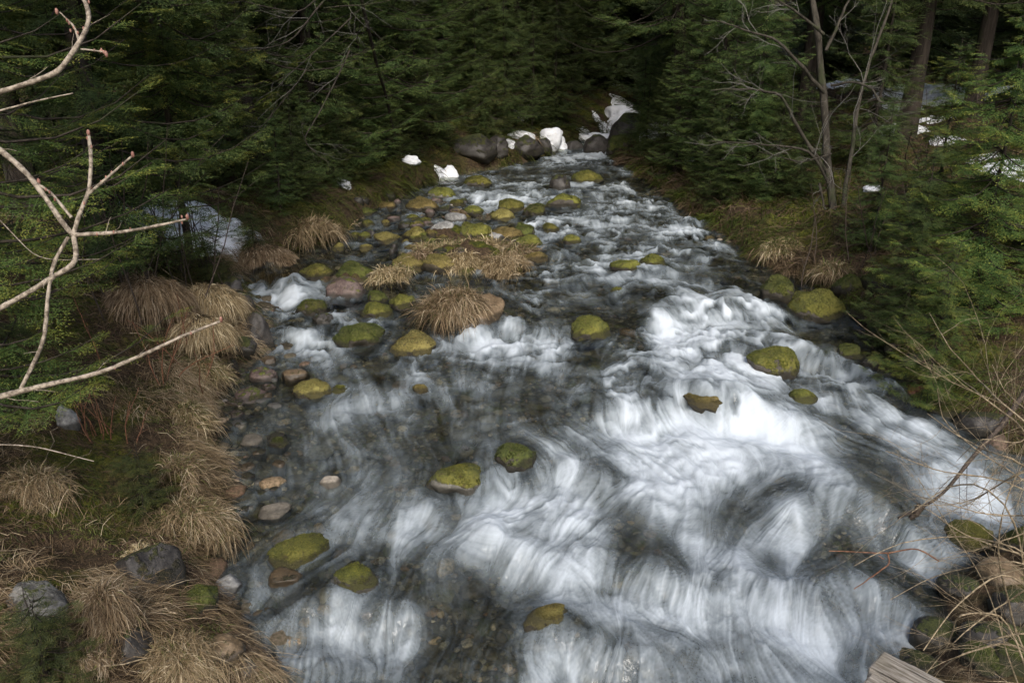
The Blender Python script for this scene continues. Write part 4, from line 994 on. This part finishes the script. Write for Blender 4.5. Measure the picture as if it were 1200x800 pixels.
TREES = [  # kind, photo px of the trunk, distance, label, scale
 ('near', -165, 4.6, 'spruce with yellowish tips reaching in from the left edge', 1.0),
 ('near', -60, 6.6, 'spruce behind the bare forked branch at the left edge', 1.0),
 ('b', 120, 9.2, 'dark spruce rising behind the snow strip on the left bank', 1.0),
 ('brightup', 215, 10.4, 'spruce with bright green boughs hanging over the left snow strip', 1.0),
 ('c', 30, 10.5, 'tall spruce at the left edge behind the forked branch', 1.0),
 ('a', 300, 14.5, 'dark spruce at the edge of the left shore beyond the snow strip', 1.0),
 ('b', 372, 16.0, 'dark spruce with boughs down to the shaded left hummock', 1.05),
 ('a', 440, 18.5, 'spruce leaning its boughs over the upper left shallows', 1.0),
 ('b', 480, 21.5, 'spruce at the far left shore beside the snow streak', 1.0),
 ('a', 250, 18, 'second row spruce behind the left shore', 1.1),
 ('c', 200, 14, 'spruce behind the bright boughs on the left', 1.0),
 ('c', 800, 18.5, 'spruce with leaning dark trunk at the right shore over the rapids', 1.0),
 ('young', 838, 16.5, 'young spruce trailing its boughs over the upper right rapids', 1.0),
 ('young', 880, 14.6, 'young dark spruce at the right bank left of the bare tree', .85),
 ('young', 1010, 15.0, 'young dark spruce behind the bare tree on the right bank', .8),
 ('bright', 1160, 8.6, 'green young spruce spreading over the right bank boulders', .78),
 ('young', 1262, 9.6, 'spruce at the right edge behind the bare twigs', 1.0),
 ('bright', 1100, 11.0, 'lighter green spruce with level boughs below the right hand snow', .62),
 ('young', 905, 14.2, 'low dark spruce right on the bank left of the bare tree', .42),
 ('young', 868, 15.8, 'low dark spruce touching the rapids on the right', .5),
 ('young', 935, 14.0, 'low dark spruce beside the olive grass hummock', .4),
 ('young', 1030, 10.9, 'low dark spruce over the shaded right bank rocks', .4),
 ('young', 1085, 8.6, 'low spruce drooping to the dark right waterline', .42),
 ('bright', 1130, 7.4, 'low bright spruce boughs above the rusty rock', .42),
 ('c', 1050, 16, 'tall spruce trunk behind the bare tree on the right', 1.0),
 ('c', 1120, 17.5, 'tall spruce trunk in front of the right hand snow', 1.0),
 ('c', 930, 19, 'tall dark spruce behind the bare tree boughs', 1.1),
 ('a', 1190, 19, 'spruce at the right edge on the snow slope', 1.0),
 ('far1', 520, 25.5, 'greyish green spruce left of the leaning dead trunk', .8),
 ('far2', 585, 28.5, 'greyish spruce right behind the leaning dead trunk', .8),
 ('far1', 640, 27.5, 'spruce straight behind the head of the stream', .75),
 ('far2', 690, 28.5, 'spruce just left of the far white snow', .8),
 ('far1', 735, 30, 'spruce above the far white snow', .8),
 ('far2', 780, 27, 'spruce behind the big dark boulder at the stream head', .8),
 ('far1', 665, 33, 'pale green spruce in the middle of the valley', 1.0),
 ('far2', 610, 32, 'shadowy spruce between the middle spruces', 1.0),
 ('far1', 480, 27, 'spruce beyond the far left shore', .9),
 ('young', 545, 24.0, 'young spruce growing beside the brown rocks of the far left bank', 1.3),
 ('young', 628, 27.0, 'young spruce on the slope behind the far fall', 1.3),
 ('young', 668, 26.5, 'young spruce next to the far snow lumps', 1.3),
 ('a', 500, 23.5, 'spruce overhanging the far left bank', .9),
 ('young', 715, 28.5, 'young spruce above the far white snow', 1.4),
 ('young', 595, 29.0, 'young spruce on the brown slope left of the far fall', 1.5),
 ('b', 560, 31, 'bushy spruce on the brown slope', .9),
 ('b', 650, 30, 'bushy spruce between the far snow patches', .9),
 ('b', 710, 33, 'bushy spruce high behind the far snow', .9),
 ('young', 858, 17.2, 'drooping young spruce over the right edge of the upper rapids', .8),
 ('young', 806, 20.5, 'young spruce right of the leaning dark trunk', .8),
 ('young', 775, 21.8, 'young spruce at the waterline near the big dark boulder', .7),
 ('young', 575, 25.2, 'young spruce above the rocks of the far left bank', 1.0),
 ('young', 515, 23.2, 'young spruce behind the narrow snow streak', 1.0),
 ('young', 470, 20.2, 'young spruce drooping over the far left shallows', .8),
 ('young', 425, 18.2, 'young spruce at the rim of the upper left shallows', .7),
 ('a', 605, 26.5, 'spruce with low boughs closing the view above the far fall', .8),
 ('c', 1010, 23, 'tall spruce deep in the right hand wood', 1.1),
]
for i, (k, px, d, lab, s) in enumerate(TREES):
    x, y = gx(px, d), d
    lean = (0, 0)
    if lab.startswith('spruce with leaning'): lean = (0, R(-7))
    spruce(k, x, y, lab, s, rz=i * 1.7, lean=lean)
rf = np.random.default_rng(91)
for y in (15.6, 16.9, 18.0, 19.2, 20.4, 21.5, 22.6, 23.6):
    spruce(('young', 'sapling')[int(y * 10) % 3 == 0], float(xl(y)) - rf.uniform(.7, 1.1), y, 'low young spruce in the dark fringe along the far left shore', rf.uniform(.55, .8) if int(y * 10) % 3 else 1.2, rf.uniform(0, 6), group='low spruces fringing the far left shore')
for y in (12.8, 13.5, 14.3, 15.1, 15.9, 16.7, 17.5, 18.4, 19.3, 20.3):
    spruce('young', float(xl(y)) - rf.uniform(.45, 1.0), y, 'low young spruce in the dark fringe along the far left shore', rf.uniform(.3, .42), rf.uniform(0, 6), group='low spruces fringing the far left shore')
for y in (12.4, 13.2, 14.1, 15.0, 15.8, 16.6, 17.6, 18.6, 19.8, 21, 22.2):
    spruce('young', float(xl(y)) - rf.uniform(1.5, 2.4), y, 'low young spruce in the dark fringe along the far left shore', rf.uniform(.5, .75), rf.uniform(0, 6), group='low spruces fringing the far left shore')
for y in (14.6, 16.0, 17.3, 18.6, 19.9, 21.2, 22.4):
    spruce('young', float(xr(y)) + rf.uniform(.3, .9), y, 'low young spruce in the dark fringe along the right shore', rf.uniform(.34, .62), rf.uniform(0, 6), group='low spruces fringing the right shore')
# forest beyond
def forest():
    r = np.random.default_rng(77); pts = []
    tries = 0
    while len(pts) < 64 and tries < 6000:
        tries += 1
        y = r.uniform(12, 46); x = r.uniform(-.85, .85) * (y + 6)
        a, b = float(xl(y)), float(xr(y))
        if y < 25 and a - 1.6 < x < b + 1.6: continue
        if y < 24 and abs(x - (a + b) / 2) < 6.0: continue
        if .36 < x / y < .66 and y < 27: continue
        if abs(x / y - .08) < .16 and y < 30: continue
        if any(math.hypot(x - p[0], y - p[1]) < 2.1 + .02 * y for p in pts): continue
        pts.append((x, y))
    for i, (x, y) in enumerate(pts):
        side = 'left' if x < (xl(y) + xr(y)) / 2 else 'right'
        k = ('far1', 'far2')[i % 2] if y > 26 else ('a', 'b', 'c', 'far1')[i % 4]
        lab = {'left': 'dark spruce in the dense wood on the left side', 'right': 'dark spruce in the wood on the right side'}[side] if y < 27 else 'distant spruce in the forest closing the valley'
        spruce(k, x, y, lab, r.uniform(.85, 1.2), rz=r.uniform(0, 6.28), group={'left': 'spruces of the left wood', 'right': 'spruces of the right wood'}[side] if y < 27 else 'distant spruces closing the valley')
forest(); tick('forest')
SAP = [(20, 470, 'small spruce seedling under the bare branch at the left edge'), (60, 800, 'green spruce seedling in the bottom left corner'), (170, 600, 'tiny spruce sprig in the grass by the largest tussock'),
       (245, 330, 'spruce seedling at the rim of the left snow strip'), (300, 300, 'spruce seedling beside the wide straw hummock')]
for i, (px, py, lab) in enumerate(SAP):
    p = atg(px, py); spruce('sapling', p[0], p[1], lab, .42 if i in (1, 2) else .55, rz=i * 2.1, group='spruce seedlings', name='spruce_seedling', z=p[2] - .03)

# ------------------------------------------------------------------ bare branches
def fork(P, r0, depth, r, out, spread=.6, lenf=.55, n=3, wig=.12, grav=0.0):
    """side twigs growing from a path"""
    L = np.linalg.norm(np.diff(P, axis=0), axis=1).sum()
    for k in range(n):
        u = r.uniform(.2, .95); i = min(int(u * (len(P) - 1)), len(P) - 2); p = P[i]; tg = P[i + 1] - P[i]; tg /= np.linalg.norm(tg) + 1e-9
        d = tg + r.normal(0, spread, 3); d /= np.linalg.norm(d); m = 7; l = L * lenf * r.uniform(.5, 1.1) * (1.1 - .6 * u); Q = [p]
        for q in range(m):
            d = d + r.normal(0, wig, 3); d[2] -= grav; d /= np.linalg.norm(d); Q.append(Q[-1] + d * l / m)
        Q = np.array(Q); ra = r0 * (1 - .6 * u) * .6
        out.append((Q, np.linspace(ra, ra * .35, len(Q))))
        if depth > 1: fork(Q, ra, depth - 1, r, out, spread, lenf, n, wig, grav)
def traced(lst, depth, jitter=.04, seed=0):
    r = np.random.default_rng(seed); out = []
    for pts, r0, r1 in lst:
        P = np.array([at_dist(p[0], p[1], depth if len(p) < 3 else p[2]) for p in pts]); Q = smooth_path(P, max(8, len(pts) * 4))
        Q = Q + np.cumsum(r.normal(0, jitter * r0, Q.shape), axis=0)
        out.append((Q, np.linspace(r0, r1, len(Q)) * (1 + r.normal(0, .07, len(Q)))))
    return out
def left_branch():
    d = 2.3
    T = [([(-60, 125), (0, 108), (30, 98), (68, 85), (92, 50), (104, 28), (103, 5), (90, -12), (80, -60)], .0085, .006), ([(93, 50), (88, 32), (70, 15)], .004, .002), ([(95, 58), (110, 59), (125, 62)], .003, .002),
         ([(-40, 140, 2.5), (0, 130, 2.5), (45, 118, 2.5), (85, 110, 2.5)], .004, .002),
         ([(-60, 130), (0, 175), (35, 205), (78, 268), (86, 276)], .009, .0075), ([(86, 276), (92, 255), (105, 225), (108, 190), (104, 155)], .007, .005), ([(103, 228), (118, 215), (130, 205), (155, 183)], .0045, .0028),
         ([(84, 255), (60, 225), (42, 213)], .005, .003), ([(86, 275), (130, 273), (170, 268), (220, 257)], .0065, .0035), ([(86, 276), (90, 295), (90, 308), (60, 325), (30, 345), (-10, 366), (-60, 390)], .0075, .008),
         ([(80, 278), (62, 308), (56, 350), (52, 400), (25, 455)], .0055, .006), ([(-60, 480), (0, 465), (50, 453), (120, 437), (170, 415), (210, 395), (262, 376)], .010, .0035),
         ([(0, 258, 2.9), (40, 300, 2.9), (60, 305, 2.9), (118, 304, 2.9)], .002, .001), ([(-30, 520, 2.6), (40, 522, 2.6), (110, 540, 2.6)], .003, .0012)]
    paths = traced(T, d, .05, 4); r = np.random.default_rng(9)
    # stems gathering the branches outside the picture, down to the bank
    base = np.array([-2.6, 2.6, float(H(-2.6, 2.6)) - .1])
    for i in (0, 4, 9, 11):
        e = paths[i][0][0] if i != 9 else paths[i][0][-1]
        mid = (e + base) / 2 + np.array([-.25, .1, .25]); Q = smooth_path([e, mid, base], 14); paths.append((Q, np.linspace(.010, .022, 14)))
    extra = []
    for i in (0, 4, 5, 6, 8, 10, 11): fork(paths[i][0], .0026, 2, r, extra, .55, .16, 4, .14)
    root = empty('bare_tree', base); tag(root, 'pale bare forked branches with pink buds in the left foreground', 'bare tree')
    V, F = tubes(paths + extra, 7); obj('branches', mesh_np('branches', V - base, F, M['twig']), root)
    buds = []; V0, F0 = ico(2)
    for i in (0, 1, 2, 5, 6, 7, 8, 11):
        P = paths[i][0]; idx = [len(P) - 1] + list(r.integers(2, len(P) - 1, 5))
        for j in idx:
            s = .0050 if j == len(P) - 1 else .0030
            buds.append((V0 * [s, s, s * 1.9] + P[j] + r.normal(0, .004, 3) - base, F0, np.zeros(len(V0))))
    for V, F, _ in buds: obj('bud', mesh_np('bud', V, F, M['bud']), root)
left_branch(); tick('left_branch')
def bare_tree():
    d = 13.0
    T = [([(973, 312), (976, 255), (974, 200), (971, 150), (967, 80), (962, 0), (955, -160), (950, -400)], .070, .022), ([(967, 200, 12.8), (925, 135, 12.4), (915, 107, 12.2), (870, 104, 12), (826, 106, 11.8)], .035, .008), ([(966, 110, 12.8), (935, 80, 12.5), (912, 52, 12.3), (880, 42, 12.2), (838, 28, 12)], .035, .008),
         ([(974, 100, 12.8), (1000, 95, 12.6), (1025, 105, 12.4), (1028, 122, 12.3), (1068, 120, 12.2)], .025, .008), ([(972, 215, 12.8), (950, 175, 12.6), (900, 172, 12.2), (830, 170, 12)], .025, .006), ([(984, 260, 13), (990, 215, 13.1), (1000, 140, 13.2), (1015, 85, 13.3), (1040, 20, 13.4), (1060, -60, 13.5)], .04, .015),
         ([(968, 60, 12.8), (985, 20, 12.8), (1010, -30, 12.8)], .03, .01), ([(966, 40, 12.8), (930, 10, 12.5), (880, -20, 12.2)], .025, .008), ([(960, 215, 12.8), (963, 250, 12.8), (966, 262, 12.9)], .02, .02), ([(974, 180, 12.9), (940, 190, 12.4), (890, 175, 12.1)], .018, .005)]
    paths = traced(T, d, .25, 5); r = np.random.default_rng(15); ex = []
    base = np.array([*paths[0][0][0][:2], 0]); base[2] = float(H(base[0], base[1]))
    P0, r0 = paths[0]; P0[0][2] = base[2] - .15; r0[0] *= 1.4
    for i in range(1, len(paths)): fork(paths[i][0], .015, 3, r, ex, .55, .55, 5, .16)
    root = empty('bare_tree', base); tag(root, 'leafless grey tree with crooked twigs standing on the right bank', 'bare tree')
    V, F = tubes(paths, 8); obj('trunk', mesh_np('trunk', V - base, F, M['greybark']), root)
    V, F = tubes(ex, 3); obj('twigs', mesh_np('twigs', V - base, F, M['greytwig']), root)
bare_tree(); tick('bare_tree')
def dead_twigs():
    T = [([(470, 198, 18.5), (452, 120, 16), (430, 30, 13), (405, -80, 11.5)], .035, .03), ([(395, -20, 11.5), (350, 15, 11), (300, 5, 10.7), (262, -8, 10.5)], .016, .004), ([(385, -5, 11.3), (340, 50, 10.8), (290, 62, 10.5), (256, 52, 10.4)], .014, .004), ([(412, 20, 11.9), (330, 95, 11.2), (290, 108, 11)], .012, .003),
         ([(410, 60, 12), (365, 150, 11.3), (350, 165, 11), (385, 192, 10.8)], .014, .005), ([(418, 50, 11.9), (420, 40, 11), (425, 20, 10.6)], .012, .003), ([(365, 75, 11.6), (300, 155, 11.4), (285, 160, 11)], .01, .004), ([(380, 10, 11.4), (440, 5, 11), (490, -10, 10.8)], .012, .003)]
    paths = traced(T, 11, .3, 6); r = np.random.default_rng(25); ex = []
    for i in range(1, len(paths)): fork(paths[i][0], .008, 3, r, ex, .5, .55, 4, .14)
    P0 = paths[0][0]; gz = float(H(P0[0][0], P0[0][1])); base = np.array([P0[0][0] - .1, P0[0][1] + .1, gz - .1]); paths.append((smooth_path([base, P0[0]], 5), np.linspace(.07, .05, 5)))
    root = empty('dead_tree', base); tag(root, 'dead leaning tree with whitish tangled twigs before the dark left spruces', 'dead tree')
    V, F = tubes(paths, 6); obj('trunk', mesh_np('trunk', V - base, F, M['bark']), root)
    V, F = tubes(ex, 3); obj('twigs', mesh_np('twigs', V - base, F, M['greytwig']), root)
dead_twigs(); tick('dead_twigs')
def right_shrub():
    r = np.random.default_rng(33); d = 3.3
    T = [([(1290, 840), (1225, 700, 3.2), (1180, 660, 3.1), (1130, 700, 3.1), (1090, 760, 3.1)], .006, .002), ([(1290, 760), (1200, 640), (1120, 625), (1050, 632), (1000, 660)], .0055, .0015), ([(1280, 640), (1190, 560), (1110, 555), (1040, 530)], .005, .0015),
         ([(1280, 700), (1210, 560), (1150, 530), (1105, 490), (1100, 450)], .005, .0015), ([(1270, 600), (1200, 500), (1160, 470), (1120, 440)], .005, .0015), ([(1290, 820), (1190, 750), (1130, 765), (1080, 800)], .006, .002), ([(1290, 700), (1195, 655), (1150, 660), (1100, 672), (1050, 700)], .005, .0015),
         ([(1250, 860), (1190, 740), (1170, 640), (1180, 580), (1200, 540)], .006, .002), ([(1260, 860), (1205, 700), (1190, 600), (1150, 560), (1110, 570), (1070, 600)], .006, .002), ([(1230, 860), (1180, 720), (1120, 720), (1110, 760), (1085, 790)], .005, .002),
         ([(1290, 560), (1210, 540), (1130, 590), (1070, 590)], .004, .0015), ([(1220, 480), (1200, 520), (1150, 510), (1120, 540)], .003, .001), ([(1250, 850), (1215, 640), (1205, 560), (1210, 470)], .006, .002), ([(1215, 850), (1190, 800), (1160, 690), (1075, 560)], .004, .0015)]
    for _ in range(16):
        x0, y0 = r.uniform(1225, 1290), r.uniform(520, 860); a = r.uniform(2.5, 4.0); Ls = r.uniform(110, 240); q = [(x0, y0)]
        for k in range(5): a += r.normal(0, .22); q.append((q[-1][0] + math.cos(a) * Ls / 5, q[-1][1] + math.sin(a) * Ls / 5))
        T.append((q, r.uniform(.0035, .0055), .0012))
    paths = traced([([(p[0], p[1], d + r.uniform(-.3, .4)) if len(p) < 3 else p for p in a], b, c) for a, b, c in T], d, .35, 7)
    base = np.array([2.75, 3.0, float(H(2.75, 3.0)) - .1])
    for Q, _ in list(paths):
        paths.append((smooth_path([Q[0], (Q[0] + base) / 2 + [.12, 0, .05], base], 8), np.linspace(.007, .013, 8)))
    ex = []
    for i in range(len(T)): fork(paths[i][0], .0034, 3, r, ex, .5, .5, 5, .13)
    root = empty('bare_shrub', base); tag(root, 'leafless shrub with tangled tan twigs at the lower right edge', 'shrub')
    V, F = tubes(paths, 6); obj('stems', mesh_np('stems', V - base, F, M['browntwig']), root)
    V, F = tubes(ex, 3); obj('twigs', mesh_np('twigs', V - base, F, M['browntwig']), root)
    # thick dark branch reaching out of the bank
    Tp = traced([([(1260, 380, 4.6), (1185, 480, 4.3), (1150, 520, 4.2), (1110, 568, 4.1), (1085, 590, 4.05), (1050, 605, 4.0)], .02, .006), ([(1080, 592, 4.05), (1072, 600, 4.05), (1066, 606, 4.05)], .022, .012)], 4, .12, 8)
    b2 = np.array([3.6, 4.5, float(H(3.6, 4.5)) - .1]); Tp.append((smooth_path([Tp[0][0][0], b2 + [0, 0, 1.2], b2], 10), np.linspace(.02, .035, 10)))
    ex = []; fork(Tp[0][0], .006, 2, r, ex, .6, .3, 5)
    o = empty('bare_shrub', b2); tag(o, 'dark dead bough with a knotty end reaching over the right rapids', 'dead bough')
    V, F = tubes(Tp + ex, 7); obj('branches', mesh_np('branches', V - b2, F, M['darktwig']), o)
    # broken red twig
    Tr = traced([([(972, 645), (1010, 646), (1042, 647), (1075, 640), (1100, 655)], .0025, .0035), ([(1040, 647), (1043, 660), (1030, 668), (1000, 690)], .004, .002), ([(1036, 655), (1030, 650)], .003, .001)], 3.4, .3, 10)
    V, F = tubes(Tr, 5); tag(obj('broken_twig', mesh_np('broken_twig', V, F, M['redtwig'])), 'reddish broken twig caught over the white water', 'twig')
right_shrub(); tick('right_shrub')
def sticks():
    r = np.random.default_rng(55); P_ = []
    for _ in range(90):
        y = 2.7 * (11 / 2.7) ** r.random(); x = xl(y) - 3.2 * r.random() ** .8 + .25; a = r.uniform(0, 6.28); L = r.uniform(.12, .55)
        Q = np.array([[x + math.cos(a) * L * t + r.normal(0, .012), y + math.sin(a) * L * t + r.normal(0, .012), 0] for t in np.linspace(-.5, .5, 6)])
        z0, z1 = Hq(Q[0][0], Q[0][1]), Hq(Q[-1][0], Q[-1][1]); Q[:, 2] = np.maximum(np.linspace(z0, z1, 6), [Hq(q[0], q[1]) for q in Q]) + .03 + np.abs(r.normal(0, .02, 6))
        P_.append((Q, np.linspace(r.uniform(.003, .007), .0015, 6)))
    V, F = tubes(P_, 5); tag(obj('fallen_twigs', mesh_np('fallen_twigs', V, F, M['browntwig'])), 'dead twigs lying about on the left bank', 'twigs', kind='stuff')
sticks()
def bank_bushes():
    # thin bare bushes on the left bank
    spec = [((215, 440), 110, 'reddish dry stalks by the end of the pale branch', 'redtwig', 10), ((150, 330), 230, 'thin leafless bush in front of the left snow strip', 'darktwig', 18), ((110, 500), 70, 'reddish dry stalks on the left bank beside the grey stone', 'redtwig', 14), ((225, 330), 150, 'fine dark twigs over the smooth tussock', 'darktwig', 14),
            ((1000, 300), 120, 'thin bare saplings behind the right bank hummock', 'darktwig', 7), ((1080, 230), 130, 'thin bare bush before the right hand snow', 'darktwig', 12)]
    for k, ((px, py), hp, lab, mt, n) in enumerate(spec):
        r = np.random.default_rng(70 + k); b = atg(px, py); s = px_scale(b); Hh = hp * s; paths = []
        for q in range(n):
            d = np.array([r.normal(0, .35), r.normal(0, .35), 1]); d /= np.linalg.norm(d); p = b + np.array([r.normal(0, .25 * Hh), r.normal(0, .2 * Hh), -.05]); p[2] = float(H(p[0], p[1])) - .03; Q = [p]
            for j in range(9): d = d + r.normal(0, .09, 3); d /= np.linalg.norm(d); Q.append(Q[-1] + d * Hh * r.uniform(.6, 1.1) / 9)
            Q = np.array(Q); paths.append((Q, np.linspace(.9 * s, .35 * s, len(Q)))); fork(Q, .6 * s, 2 if k != 2 else 1, r, paths, .5, .4, 3)
        V, F = tubes(paths, 4); o = obj('bare_bush', mesh_np('bare_bush', V - b, F, M[mt]), loc=b); tag(o, lab, 'bush')
bank_bushes(); tick('bank_bushes')
def fallen_log():
    P = [at_dist(556, 78, 25), at_dist(575, 120, 24.4), at_dist(604, 172, 23.8), at_dist(612, 184, 23.6)]
    V, F = tubes([(smooth_path(P, 14), np.linspace(.10, .16, 14))], 10); b = P[-1]
    tag(obj('fallen_log', mesh_np('fallen_log', V - b, F, M['bark']), loc=b), 'dark dead trunk leaning down the bank at the far bend', 'log')
fallen_log()

# ------------------------------------------------------------------ timber at the lower right: board of the footbridge
def plank():
    import bmesh
    def ptz(px, py, z):
        r_ = ray(px, py); return CAM + r_ * ((z - CAM[2]) / r_[2])
    z = 1.95; A = ptz(1036, 761, z); B = ptz(986, 792, z); Cc = ptz(1112, 801, z)
    u = Cc - A; u /= np.linalg.norm(u); v = B - A; wv = np.linalg.norm(v); v /= wv; v = v - u * (u @ v); v /= np.linalg.norm(v)
    def board(v0, v1, z0, z1, start, name, parent=None):
        bm = bmesh.new(); L = 1.6; nx = 40
        for i in range(nx + 1):
            t = start + (L - start) * i / nx
            for (a, zz) in ((v0, z1), (v1, z1), (v1, z0), (v0, z0)):
                j = (rng.random() - .5) * .003
                bm.verts.new((t, a + j, zz + j))
        bm.verts.ensure_lookup_table()
        for i in range(nx):
            for k in range(4):
                bm.faces.new([bm.verts[i * 4 + k], bm.verts[i * 4 + (k + 1) % 4], bm.verts[(i + 1) * 4 + (k + 1) % 4], bm.verts[(i + 1) * 4 + k]])
        bm.faces.new([bm.verts[k] for k in (3, 2, 1, 0)]); bm.faces.new([bm.verts[nx * 4 + k] for k in (0, 1, 2, 3)])
        bmesh.ops.recalc_face_normals(bm, faces=bm.faces); bmesh.ops.bevel(bm, geom=[e for e in bm.edges if len(e.link_faces) == 2 and e.calc_face_angle(0) > .8], offset=.004, segments=2, affect='EDGES')
        me = bpy.data.meshes.new(name); bm.to_mesh(me); bm.free(); me.materials.append(M['wood']); return obj(name, me, parent)
    root = empty('bridge_timber', A, math.atan2(u[1], u[0]))
    tag(root, 'weathered grey timber end of the footbridge in the bottom right corner', 'timber')
    sgn = 1 if (np.cross(u, v)[2] > 0) else -1
    h = wv * .52
    b1 = board(0 * sgn, sgn * h, -.05, 0, 0, 'board', root); b2 = board(sgn * (h + .004), sgn * wv * 1.02, -.055, -.006, .012, 'board', root)
    b3 = board(sgn * .02, sgn * wv * .9, -.20, -.058, .10, 'beam', root)
plank(); tick('plank')

# ------------------------------------------------------------------ camera, light
cam = bpy.data.cameras.new('camera'); cam.lens = 28; cam.sensor_width = 36; cam.clip_end = 500; cam.clip_start = .05
co = bpy.data.objects.new('camera', cam); co.location = CAM; co.rotation_euler = (math.pi / 2 - PITCH, 0, 0); link(co); sc.camera = co
EL, AZ = R(44), R(174)
w = bpy.data.worlds.new('World'); sc.world = w; w.use_nodes = True; nt = w.node_tree
bg = nt.nodes['Background']; sky = nt.nodes.new('ShaderNodeTexSky'); sky.sky_type = 'NISHITA'; sky.sun_disc = False; sky.sun_elevation = EL; sky.sun_rotation = AZ
sky.air_density = 1.0; sky.dust_density = 4.0; sky.ozone_density = 1.0
nt.links.new(sky.outputs[0], bg.inputs[0]); bg.inputs[1].default_value = .15
sun = bpy.data.lights.new('sun', 'SUN'); sun.energy = 1.7; sun.angle = R(14); sun.color = (1, .96, .9)
so = bpy.data.objects.new('sun', sun); so.rotation_euler = (math.pi / 2 - EL, 0, math.pi - AZ); link(so)
sc.view_settings.view_transform = 'Standard'; sc.view_settings.look = 'None'; sc.view_settings.gamma = 1; sc.view_settings.exposure = .50
c = sc.cycles; c.max_bounces = 5; c.diffuse_bounces = 2; c.glossy_bounces = 2; c.transmission_bounces = 2; c.transparent_max_bounces = 6
c.caustics_reflective = False; c.caustics_refractive = False; c.sample_clamp_indirect = 4
c.adaptive_threshold = .02; c.use_denoising = True; c.use_adaptive_sampling = True
try: c.denoiser = 'OPENIMAGEDENOISE'
except Exception: pass
